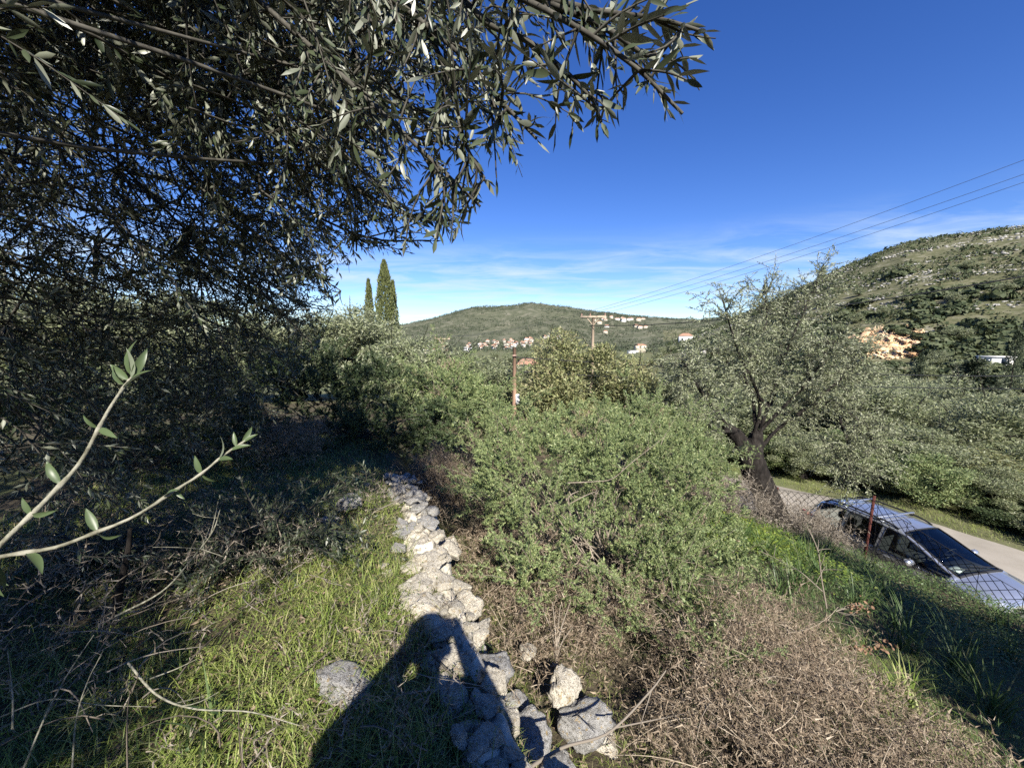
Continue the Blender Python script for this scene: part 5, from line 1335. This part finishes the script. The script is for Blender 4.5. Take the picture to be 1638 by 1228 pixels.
def glob(x, y, rx, ry, rz, dz=0):
    return (x, y, float(height(x, y)) + dz, rx, ry, rz)
thorn_brush('wide mound of dead brown thorny brush at the bottom right', [glob(1.5, 2.5, .5, .4, .70), glob(2.15, 3.0, .5, .42, .72), glob(1.25, 1.95, .5, .4, .52), glob(2.0, 2.25, .55, .42, .62), glob(2.65, 2.65, .45, .4, .5), glob(2.6, 3.2, .38, .32, .5), glob(2.6, 1.9, .55, .42, .44), glob(1.75, 1.7, .5, .35, .42), glob(1.85, 2.75, .4, .35, .74)], 3700, 91, arch=460)
thorn_brush('dead brown brush under the green shrub beside the wall', [glob(.55, 3.1, .35, .4, .5), glob(.2, 3.6, .32, .45, .55), glob(.95, 3.0, .35, .35, .55), glob(-.1, 2.95, .22, .35, .34), glob(-.25, 4.2, .3, .5, .5), glob(.12, 2.45, .22, .3, .3), glob(-.3, 3.5, .22, .4, .42), glob(.35, 2.75, .25, .3, .36)], 1250, 92, arch=110)
thorn_brush('rounded dark twiggy bush at the end of the wall', [lob(700, 778, 4.9, 36, 36, .3), lob(718, 800, 4.7, 26, 36, .25)], 900, 93, mat='brown', arch=30)
thorn_brush('dry brown thicket in the shade left of the dark bush', [lob(470, 720, 4.8, 50, 30, .4), lob(420, 700, 5.2, 40, 30, .4)], 500, 94, arch=20)
thorn_brush('bare grey brambles around the foot of the dark-trunked olive', [glob(7.0, 8.8, .6, .4, .4), glob(7.9, 10.0, .5, .5, .5), glob(7.9, 9.4, .5, .5, .45)], 560, 95, mat='greytwig', size=2.2, arch=60)
thorn_brush('whitish dry bush by the road left of the dark trunk', [glob(5.9, 9.6, .7, .6, .9), glob(5.3, 9.8, .5, .5, .8)], 700, 96, mat='greytwig', size=2.0, arch=40)
thorn_brush('tangle of dead branches on the ground at the left edge', [glob(-2.6, 1.9, .7, .5, .35), glob(-1.9, 2.2, .5, .4, .3), glob(-3.0, 2.8, .7, .6, .4)], 300, 97, mat='greytwig', size=1.0, arch=110)

thorn_brush('dry twigs matted in the grass within the photographer shadow', [glob(-.55, 1.25, .3, .3, .12), glob(-.75, 1.7, .25, .3, .10), glob(-.45, 1.9, .15, .3, .09)], 90, 98, mat='greytwig', size=.8, arch=60)
thorn_brush('dead bramble stems over the grass at the bottom left', [glob(-1.6, 1.25, .45, .35, .28), glob(-2.3, 1.5, .5, .4, .3), glob(-1.1, 1.05, .3, .25, .2)], 70, 99, mat='greytwig', size=.9, arch=90)
thorn_brush('dry twigs in the shaded grass left of the wall', [glob(-1.5, 2.6, .4, .4, .14), glob(-2.2, 2.9, .5, .5, .2), glob(-1.3, 3.4, .3, .4, .12)], 130, 90, mat='greytwig', size=.9, arch=70)

# ------------------------------------------------------------------ loose dead sticks and stems
def stick(label, pts, r0, seed, mat='stem', side=4, name='dead_stem', group=None):
    rng = np.random.default_rng(seed); P = smooth_path([pix(*a) for a in pts], 22); t = thing(name, label, 'stem', P[0], 0, group)
    g = Geo(); g.tube(P, np.linspace(r0, r0 * .4, 22), 6); L = np.linalg.norm(P[-1] - P[0])
    g.build('stem', M[mat], t, True, off=P[0])
    for k in range(side):
        q = P[rng.integers(5, 21)]; d = unit(P[-1] - P[0]) * .5 + rng.normal(size=3) * .6; B = shoot(rng, q, d, L * rng.uniform(.08, .22), .1, 5, .3)
        h = Geo(); h.tube(B, np.linspace(r0 * .45, r0 * .2, 5), 4); h.build('side_twig', M[mat], t, off=P[0])
stick('pale curved dead stem rising over the shaded ground at left', [(185, 985, 1.75), (260, 945, 1.7), (310, 890, 1.65), (340, 850, 1.6), (352, 815, 1.6)], .0042, 1, side=6)
stick('long pale stem arching over the sunny grass at the bottom left', [(205, 1060, 1.5), (250, 1110, 1.45), (310, 1133, 1.45), (400, 1138, 1.5), (480, 1160, 1.5)], .0045, 2, side=4)
stick('grey forked stem at the bottom left corner', [(35, 1235, 1.15), (75, 1140, 1.2), (110, 1075, 1.3), (150, 1015, 1.4)], .0030, 3, side=5)
stick('thin grey stem standing near the bottom left corner', [(115, 1235, 1.2), (122, 1150, 1.25), (140, 1090, 1.3), (165, 1040, 1.4)], .0026, 4, side=4)
stick('thin grey stem lying level across the lower left', [(-10, 1150, 1.2), (80, 1118, 1.3), (160, 1127, 1.35), (250, 1130, 1.4)], .0024, 5, side=3)
stick('thin leafless shoot at the lower left edge', [(20, 1165, 1.1), (20, 1110, 1.15), (12, 1040, 1.2)], .0026, 6, side=3)
stick('short straw-coloured stick on the grass at lower left', [(240, 1085, 1.6), (280, 1070, 1.62), (314, 1054, 1.65)], .003, 7, side=0)
stick('grey dead branch crossing from the rocks into the brown brush', [(840, 1232, 1.6), (900, 1195, 1.75), (975, 1170, 1.9), (1040, 1105, 2.1), (1065, 1072, 2.2)], .0085, 8, mat='greytwig', side=3)
stick('straight pale stick lying on the brown brush', [(985, 1163, 2.0), (1060, 1148, 2.2), (1115, 1136, 2.4)], .0045, 9, mat='greytwig', side=2)
stick('dark bare stick leaning over the wall top', [(690, 1045, 1.9), (725, 1080, 1.85), (770, 1120, 1.8)], .006, 10, mat='twig', side=3)
stick('pale twisted stem lying on the brown brush at right', [(1310, 1030, 3.4), (1340, 1060, 3.4), (1352, 1085, 3.3), (1372, 1105, 3.3)], .007, 11, side=1)
stick('bare brown sapling standing in the shaded grass before the car', [(1322, 972, 5.0), (1314, 925, 5.0), (1308, 880, 5.0), (1290, 840, 5.0)], .012, 12, mat='greytwig', side=9)
stick('slanting bare sapling beside the brown one', [(1315, 945, 5.0), (1285, 918, 5.0), (1265, 905, 5.1), (1215, 880, 5.3)], .008, 13, mat='greytwig', side=6)
stick('upright dry stem of the green shrub, forked', [(912, 850, 3.6), (912, 820, 3.6), (910, 795, 3.65), (925, 785, 3.7)], .009, 14, side=4, mat='barkpale')
stick('slanting dry stem inside the green shrub', [(912, 805, 3.62), (935, 793, 3.6), (955, 785, 3.6)], .006, 15, side=2, mat='barkpale')
stick('level dry stem near the top of the green shrub', [(908, 772, 3.8), (950, 770, 3.8), (980, 765, 3.8), (1010, 740, 3.9), (1055, 705, 4.1)], .006, 16, side=2, mat='barkpale')
for k, (u, du, h) in enumerate([(872, -14, 90), (882, -4, 100), (893, 4, 95), (902, 14, 100), (908, 16, 60)]):
    stick('one of the dry stems fanning up from behind the knobbly rock', [(890, 1062, 2.75), (890 + du * .4, 1062 - h * .5, 2.85), (890 + du * 1.6, 1062 - h, 3.0)], .008, 20 + k, mat='barkpale', side=2, group='dry stems behind the knobbly rock')
stick('broken brown stump of a branch in the shade at left', [(185, 975, 2.0), (195, 925, 2.0), (205, 880, 2.0), (208, 845, 2.0)], .02, 30, mat='bark', side=2, name='broken_branch')

# ------------------------------------------------------------------ grass and herbs
def blade_t(rng, w, bend, n=4):
    """grass blade along +z that bends to +x, unit length"""
    s = np.linspace(0, 1, n); a = bend * s ** 1.3; x = np.cumsum(np.sin(a)) / n; z = np.cumsum(np.cos(a)) / n; x -= x[0]; z -= z[0]
    V, F = [], []
    for k in range(n - 1):
        ww = w * (1 - s[k] ** 1.6) * .5 + .0
        V += [(x[k], -ww, z[k]), (x[k], ww, z[k])]
    V.append((x[-1], 0, z[-1])); m = len(V) - 1
    for k in range(n - 2): F += [[2 * k, 2 * k + 1, 2 * k + 3], [2 * k, 2 * k + 3, 2 * k + 2]]
    F.append([m - 2, m - 1, m]); return np.array(V, float), np.array(F)
def rotz(a, lean=None, rng=None):
    m = len(a); Mx = np.zeros((m, 3, 3)); c, s = np.cos(a), np.sin(a)
    l = np.zeros(m) if lean is None else lean; cl, sl = np.cos(l), np.sin(l)
    Mx[:, 0, 0] = c * cl; Mx[:, 0, 1] = -s; Mx[:, 0, 2] = c * sl
    Mx[:, 1, 0] = s * cl; Mx[:, 1, 1] = c; Mx[:, 1, 2] = s * sl
    Mx[:, 2, 0] = -sl; Mx[:, 2, 2] = cl
    return Mx
def grass_mass(name, label, xy, per, L, w, mat, seed, spread=.05, bend=(.5, 1.7), lean=.45, n=4):
    rng = np.random.default_rng(seed); k = len(xy); p = np.repeat(xy, per, 0) + rng.normal(size=(k * per, 2)) * spread
    hL = np.repeat(rng.uniform(.55, 1.25, k), per) * L * rng.uniform(.5, 1.2, k * per)
    z = height(p[:, 0], p[:, 1]) - .01; P = np.column_stack([p, z]); a = rng.uniform(0, 6.283, len(P)); ln = np.abs(rng.normal(size=len(P))) * lean
    g = Geo(); Mx = rotz(a, ln)
    for s in range(6):
        T = blade_t(rng, w / L, rng.uniform(*bend), n); q = slice(s, None, 6); g.inst(T, P[q], Mx[q], np.stack([hL[q], np.full(len(hL[q]), L), hL[q]], 1))
    return tag(g.build(name, M[mat]), label, 'grass', kind='stuff')
def scatter(rng, n, x0, x1, y0, y1, near=0.0):
    y = y0 + (y1 - y0) * rng.random(n) ** (1 + near); x = rng.uniform(x0, x1, n); return np.stack([x, y], 1)
rng = np.random.default_rng(111)
xy = scatter(rng, 7600, -4.2, .1, .75, 6.5, .9); xy = xy[(xy[:, 0] < wall_x(xy[:, 1]) - .14) & (wav(xy[:, 0], xy[:, 1], 1.9, 7) + rng.normal(size=len(xy)) * .5 > -.55)]
xy = xy[np.abs(xy[:, 0] / xy[:, 1]) < 1.6]
grass_mass('meadow_grass', 'tufted grass on the upper terrace left of the stone wall', xy, 14, .22, .0045, 'grass', 112, spread=.06, lean=.75, bend=(.7, 2.2))
xy = scatter(rng, 3000, -1.3, .1, .8, 4.2); xy = xy[(np.abs(xy[:, 0] - wall_x(xy[:, 1]) + .13) < .24)]
grass_mass('wall_grass', 'dry grass growing between the stones on top of the wall', xy, 6, .10, .003, 'grass', 113, lean=.8, n=3)
xy = scatter(rng, 4300, 1.2, 9.4, 2.2, 11.5, .1); d_, hw_, _ = road_d(xy[:, 0], xy[:, 1]); xy = xy[(d_ < -hw_ - .35) & (xy[:, 0] / xy[:, 1] < 1.55)]
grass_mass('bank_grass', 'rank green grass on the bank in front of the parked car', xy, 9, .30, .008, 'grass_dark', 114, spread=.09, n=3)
xy = scatter(rng, 2400, 2.0, 5.5, 1.5, 4.2); xy = xy[(xy[:, 0] / xy[:, 1] < 1.55)]
grass_mass('pale_grass', 'paler dry grass at the bottom right corner', xy, 8, .16, .004, 'grass', 115, n=3)
xy = scatter(rng, 3000, -1.2, 1.2, 1.2, 4.4); xy = xy[(xy[:, 0] > wall_x(xy[:, 1]) + .14) & (xy[:, 0] < wall_x(xy[:, 1]) + 1.3)]
grass_mass('hollow_grass', 'dry yellowish grass in the hollow at the foot of the wall', xy, 7, .15, .0035, 'grass', 116, lean=.7, n=3)
xy = []
while len(xy) < 2600:
    i = rng.integers(27, 148); s = rng.uniform(.0, 2.6); t_ = unit(_rc[i + 1] - _rc[i]); nn = np.array([t_[1], -t_[0]]); q = _rc[i] + nn * (_rw[i] + .02 + s)
    if q[1] > 2: xy.append(q)
grass_mass('verge_grass', 'sunlit grass verge along the far side of the road', np.array(xy), 8, .28, .010, 'grass', 117, spread=.1, n=3)

xy = []
while len(xy) < 2800:
    i = rng.integers(18, 148); s = 2.0 + rng.random() * 13; t_ = unit(_rc[i + 1] - _rc[i]); nn = np.array([t_[1], -t_[0]]); q = _rc[i] + nn * (_rw[i] + s)
    if q[1] > 2 and q[0] > 0: xy.append(q)
grass_mass('grove_undergrowth', 'rough grass and undergrowth below the olives beyond the road', np.array(xy), 10, .5, .02, 'grass', 118, spread=.25, n=3)

def herb_patch(name, label, cx, cy, rx, ry, n, seed, h=.10, lf=.022, mat='herb'):
    rng = np.random.default_rng(seed); a = rng.normal(size=(n, 2)) * .5; p = np.column_stack([cx + a[:, 0] * rx, cy + a[:, 1] * ry])
    z = height(p[:, 0], p[:, 1]) + rng.random(n) ** .6 * h; P = np.column_stack([p, z]); g = Geo()
    d = unit(np.column_stack([rng.normal(size=(n, 2)), rng.normal(size=n) * .25])); T = leaf_t(.85, .06, .1, False)
    g.inst(T, P, frames(d, rng, up=np.array([0, 0, 1.]), wob=.35), lf * rng.uniform(.6, 1.3, n)); return tag(g.build(name, M[mat]), label, 'ground cover', kind='stuff')
herb_patch('clover_patch', 'bright yellow-green clover on the bank behind the green shrub', 5.0, 7.6, 1.6, 1.5, 9000, 121, .22, .05)
herb_patch('ground_ivy', 'low green herbs in the sunny grass at the lower left', -1.35, 1.6, 1.3, .9, 2600, 122, .05, .011)
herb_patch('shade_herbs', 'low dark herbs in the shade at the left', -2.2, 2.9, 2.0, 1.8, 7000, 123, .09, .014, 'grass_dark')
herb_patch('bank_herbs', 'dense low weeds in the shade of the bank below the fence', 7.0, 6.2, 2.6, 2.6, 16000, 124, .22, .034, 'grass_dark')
def litter(name, label, x0, x1, y0, y1, n, seed, cond=None):
    rng = np.random.default_rng(seed); p = scatter(rng, n, x0, x1, y0, y1, .5)
    if cond is not None: p = p[cond(p)]
    P = np.column_stack([p, height(p[:, 0], p[:, 1]) + .008 + rng.random(len(p)) * .03]); d = np.column_stack([rng.normal(size=(len(p), 2)), rng.normal(size=len(p)) * .2]); g = Geo()
    g.inst(LF, P, frames(d, rng, up=np.array([0, 0, 1.]), wob=.5), rng.uniform(.03, .06, len(p))); return tag(g.build(name, M['litter']), label, 'leaf litter', kind='stuff')
litter('leaf_litter', 'dead leaves strewn over the shaded terrace at left', -4.5, 0, .8, 6, 9000, 131, lambda p: p[:, 0] < wall_x(p[:, 1]) - .1)
litter('dry_litter', 'dead leaves and straw below the wall on the right', -1.2, 3.5, 1.2, 4.8, 7000, 132, lambda p: p[:, 0] > wall_x(p[:, 1]) + .14)

def tuft(label, u, v, zc, n, L, w, seed, mat='grass_dark', group=None, lean=.4):
    """strap-leaved plant: every tuft a thing, its leaves in one mesh"""
    rng = np.random.default_rng(seed); c = pix(u, v, zc); c[2] = float(height(c[0], c[1])) - .01
    g = Geo(); a = rng.uniform(0, 6.283, n); ln = np.abs(rng.normal(size=n)) * lean; P = np.column_stack([rng.normal(size=(n, 2)) * .05, np.zeros(n)]); hL = L * rng.uniform(.6, 1.15, n); Mx = rotz(a, ln)
    for s in range(5):
        T = blade_t(rng, w / L, rng.uniform(.35, 1.5), 7); q = slice(s, None, 5); g.inst(T, P[q], Mx[q], np.stack([hL[q], np.full(len(hL[q]), L), hL[q]], 1))
    o = g.build('asphodel_tuft', M[mat]); o.location = c; return tag(o, label, 'plant', group)
TF = [(1440, 1140, 3.6, 46, .55, .016, 'bright green strap-leaved tuft lit by the sun at the lower right'), (1395, 1150, 3.4, 20, .42, .014, 'smaller sunlit tuft left of the brightest one'),
      (1450, 1010, 4.6, 40, .8, .016, 'tall dark tuft in the shade right of the dead brown leaves'), (1590, 1120, 3.7, 46, .75, .016, 'large dark tuft near the right edge'),
      (1540, 1050, 4.3, 36, .7, .015, 'dark tuft between the two big shaded ones'), (1190, 835, 7.5, 44, .85, .03, 'lush strap-leaved tuft beside the dark trunk, left'),
      (1165, 850, 7.2, 36, .75, .03, 'lush tuft at the edge of the clover'), (1225, 870, 6.8, 36, .7, .026, 'strap-leaved tuft in front of the dark trunk'), (1270, 940, 5.6, 40, .7, .02, 'green tuft in front of the bare saplings'),
      (1245, 960, 5.2, 30, .6, .018, 'green tuft at the upper edge of the brown brush'), (1320, 905, 6.4, 36, .7, .02, 'dark tuft behind the bare sapling'), (1370, 960, 5.6, 34, .65, .018, 'dark tuft just below the red post'),
      (762, 1010, 2.35, 26, .22, .007, 'small green tuft at the foot of the wall'), (330, 1140, 1.5, 16, .35, .012, 'arching broad blades in the sunny grass at lower left'), (520, 960, 2.1, 30, .32, .006, 'arching grass tuft at the edge of the sunny patch')]
_r = np.random.default_rng(150)
for _k in range(22):
    _x = _r.uniform(3.9, 8.6); _y = _r.uniform(3.4, 8.2); _u, _v, _z = project(np.array([_x, _y, float(height(_x, _y))]))
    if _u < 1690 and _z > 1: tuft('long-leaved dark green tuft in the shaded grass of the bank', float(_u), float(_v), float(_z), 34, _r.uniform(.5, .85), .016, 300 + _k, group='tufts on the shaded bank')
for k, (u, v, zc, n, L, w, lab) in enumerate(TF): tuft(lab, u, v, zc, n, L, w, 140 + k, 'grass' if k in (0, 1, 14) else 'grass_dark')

def dead_leaf_twig(label, u, v, zc, n, seed, spu, spv):
    rng = np.random.default_rng(seed); c = pix(u, v, zc); t = thing('withered_branch', label, 'branch', c); ms = [mesh_from('withered_leaf', *T, True) for T in (leaf_t(.6, .12, .35), leaf_t(.7, -.1, .4))]
    g = Geo(); root = pix(u - spu * 1.6, v + spv * .6, zc)
    for k in range(5):
        e = pix(u + rng.uniform(-1, 1) * spu, v + rng.uniform(-1, 1) * spv, zc + rng.normal() * .05); g.tube(smooth_path([root, (root + e) / 2 + rng.normal(size=3) * .03, e], 7), np.linspace(.004, .0015, 7), 4)
    g.build('twig', M['greytwig'], t, off=c)
    for k in range(n):
        p = pix(u + rng.normal() * spu * .5, v + rng.normal() * spv * .5 + (rng.random() - .5) * 6, zc + rng.normal() * .06); d = unit(rng.normal(size=(1, 3)) + [[0, 0, -.4]]); Mx = frames(d, rng)[0] * rng.uniform(.03, .05)
        o = link('leaf', ms[k % 2], M['deadleaf'], t); mt = np.eye(4); mt[:3, :3] = Mx; mt[:3, 3] = p - c; o.matrix_local = Matrix(mt.tolist())
dead_leaf_twig('upper withered branch with curled orange-brown leaves', 1375, 970, 3.9, 34, 161, 24, 12)
dead_leaf_twig('lower withered branch with curled orange-brown leaves', 1385, 1035, 3.7, 48, 162, 42, 10)

# ------------------------------------------------------------------ the olive behind the photographer's right shoulder (its shade lies on the bank)
place_tree('olive1', 'olive_tree', 'olive tree behind the photographer whose shade lies on the right bank', (7.9, -1.0, float(height(7.9, -1.0))), 5.2, 5.8, .6, 'olive_far')

# ------------------------------------------------------------------ the photographer, whose shadow lies on the wall
M['jacket'] = noise_mat('dark_jacket', [(.3, (.03, .035, .05)), (.7, (.06, .065, .085))], 20, 4, .95)
M['skin'] = plain('skin', (.50, .32, .24), .55)
M['hair'] = plain('dark_hair', (.03, .02, .015), .6)
def person():
    gz = .02; root = thing('person', 'person in dark clothes holding up a phone, casting the shadow on the wall', 'person', (.0, -.36, gz))
    J = {'pelvis': (0, 0, .95, .19), 'belly': (-.02, .01, 1.10, .23), 'chest': (-.01, .01, 1.32, .22), 'necklow': (0, .01, 1.47, .085), 'neck': (0, .03, 1.53, .055), 'headlow': (0, .06, 1.58, .075), 'head': (0, .05, 1.68, .105), 'crown': (0, .04, 1.77, .085),
         'shl': (-.23, 0, 1.40, .12), 'ell': (-.38, .08, 1.20, .10), 'wrl': (-.15, .24, 1.47, .048), 'pal': (-.105, .29, 1.55, .036), 'shr': (.22, 0, 1.40, .12), 'elr': (.33, .08, 1.18, .09), 'wrr': (.15, .24, 1.47, .048), 'par': (.105, .29, 1.55, .036),
         'hipl': (-.10, 0, .88, .115), 'knl': (-.13, .03, .50, .078), 'anl': (-.14, -.02, .10, .052), 'tol': (-.16, .15, .04, .042), 'hipr': (.10, 0, .88, .115), 'knr': (.13, .03, .50, .078), 'anr': (.15, -.02, .10, .052), 'tor': (.18, .15, .04, .042), 'nose': (0, .150, 1.645, .016)}
    Ed = [('pelvis', 'belly'), ('belly', 'chest'), ('chest', 'necklow'), ('necklow', 'neck'), ('neck', 'headlow'), ('headlow', 'head'), ('head', 'crown'), ('head', 'nose')]
    for s in 'lr': Ed += [('chest', 'sh' + s), ('sh' + s, 'el' + s), ('el' + s, 'wr' + s), ('wr' + s, 'pa' + s), ('pelvis', 'hip' + s), ('hip' + s, 'kn' + s), ('kn' + s, 'an' + s), ('an' + s, 'to' + s)]
    for s, sg in (('l', -1), ('r', 1)):
        px, py, pz, _ = J['pa' + s]
        for f in range(4):
            J['f%s%d' % (s, f)] = (px + sg * .004, py + .018, pz + .045 - .022 * f, .010); J['g%s%d' % (s, f)] = (px - sg * .028, py + .028, pz + .048 - .022 * f, .009); Ed += [('pa' + s, 'f%s%d' % (s, f)), ('f%s%d' % (s, f), 'g%s%d' % (s, f))]
        J['t' + s] = (px - sg * .02, py - .028, pz + .03, .011); J['u' + s] = (px - sg * .045, py - .018, pz + .05, .009); Ed += [('pa' + s, 't' + s), ('t' + s, 'u' + s)]
    names = list(J); me = bpy.data.meshes.new('body'); me.from_pydata([J[k][:3] for k in names], [(names.index(a), names.index(b)) for a, b in Ed], [])
    o = link('body', me, None, root); sk = o.modifiers.new('skin', 'SKIN'); sk.use_smooth_shade = True
    for k, v in enumerate(names): me.skin_vertices[0].data[k].radius = (J[v][3], J[v][3]); me.skin_vertices[0].data[k].use_root = (v == 'pelvis')
    ss = o.modifiers.new('sub', 'SUBSURF'); ss.levels = 2; ss.render_levels = 2
    dg = bpy.context.evaluated_depsgraph_get(); m2 = bpy.data.meshes.new_from_object(o.evaluated_get(dg)); o.modifiers.clear(); o.data = m2; m2.materials.clear(); m2.materials.append(M['jacket']); m2.materials.append(M['skin'])
    for p_ in m2.polygons:
        c = p_.center; hand = c.y > .245 and c.z > 1.46 and abs(c.x) > .05; head = c.z > 1.52 and abs(c.x) < .13 and c.y < .22
        p_.material_index = 1 if hand or head else 0; p_.use_smooth = True
    bm = bmesh.new(); bmesh.ops.create_icosphere(bm, subdivisions=3, radius=.112)
    bmesh.ops.delete(bm, geom=[v for v in bm.verts if v.co.z < -.01 and v.co.y > -.03 or v.co.z < -.07], context='VERTS'); me = bpy.data.meshes.new('hair'); bm.to_mesh(me); bm.free(); h = link('hair', me, M['hair'], root); h.location = (0, .035, 1.70); h.scale = (1.12, 1.12, 1.12)
    for sx in (-.034, .034):
        g = Geo(); g.tube([[sx, .138, 1.668], [sx, .146, 1.668]], [.012, .008], 8, True); g.build('eye', M['hair'], root)
    g = Geo(); g.tube([[-.024, .138, 1.602], [0, .143, 1.600], [.024, .138, 1.602]], .005, 5); g.build('mouth', M['skin'], root)
    for sx in (-.098, .098):
        g = Geo(); g.tube([[sx, .03, 1.62], [sx * 1.08, .025, 1.65], [sx, .03, 1.68]], [.012, .02, .014], 7, True); g.build('ear', M['skin'], root)
    ph = Geo(); ph.box((0, -.045, 1.585), (.077, .004, .037)); tag(ph.build('phone', M['trim']), 'dark phone held up by the photographer', 'phone')
person()
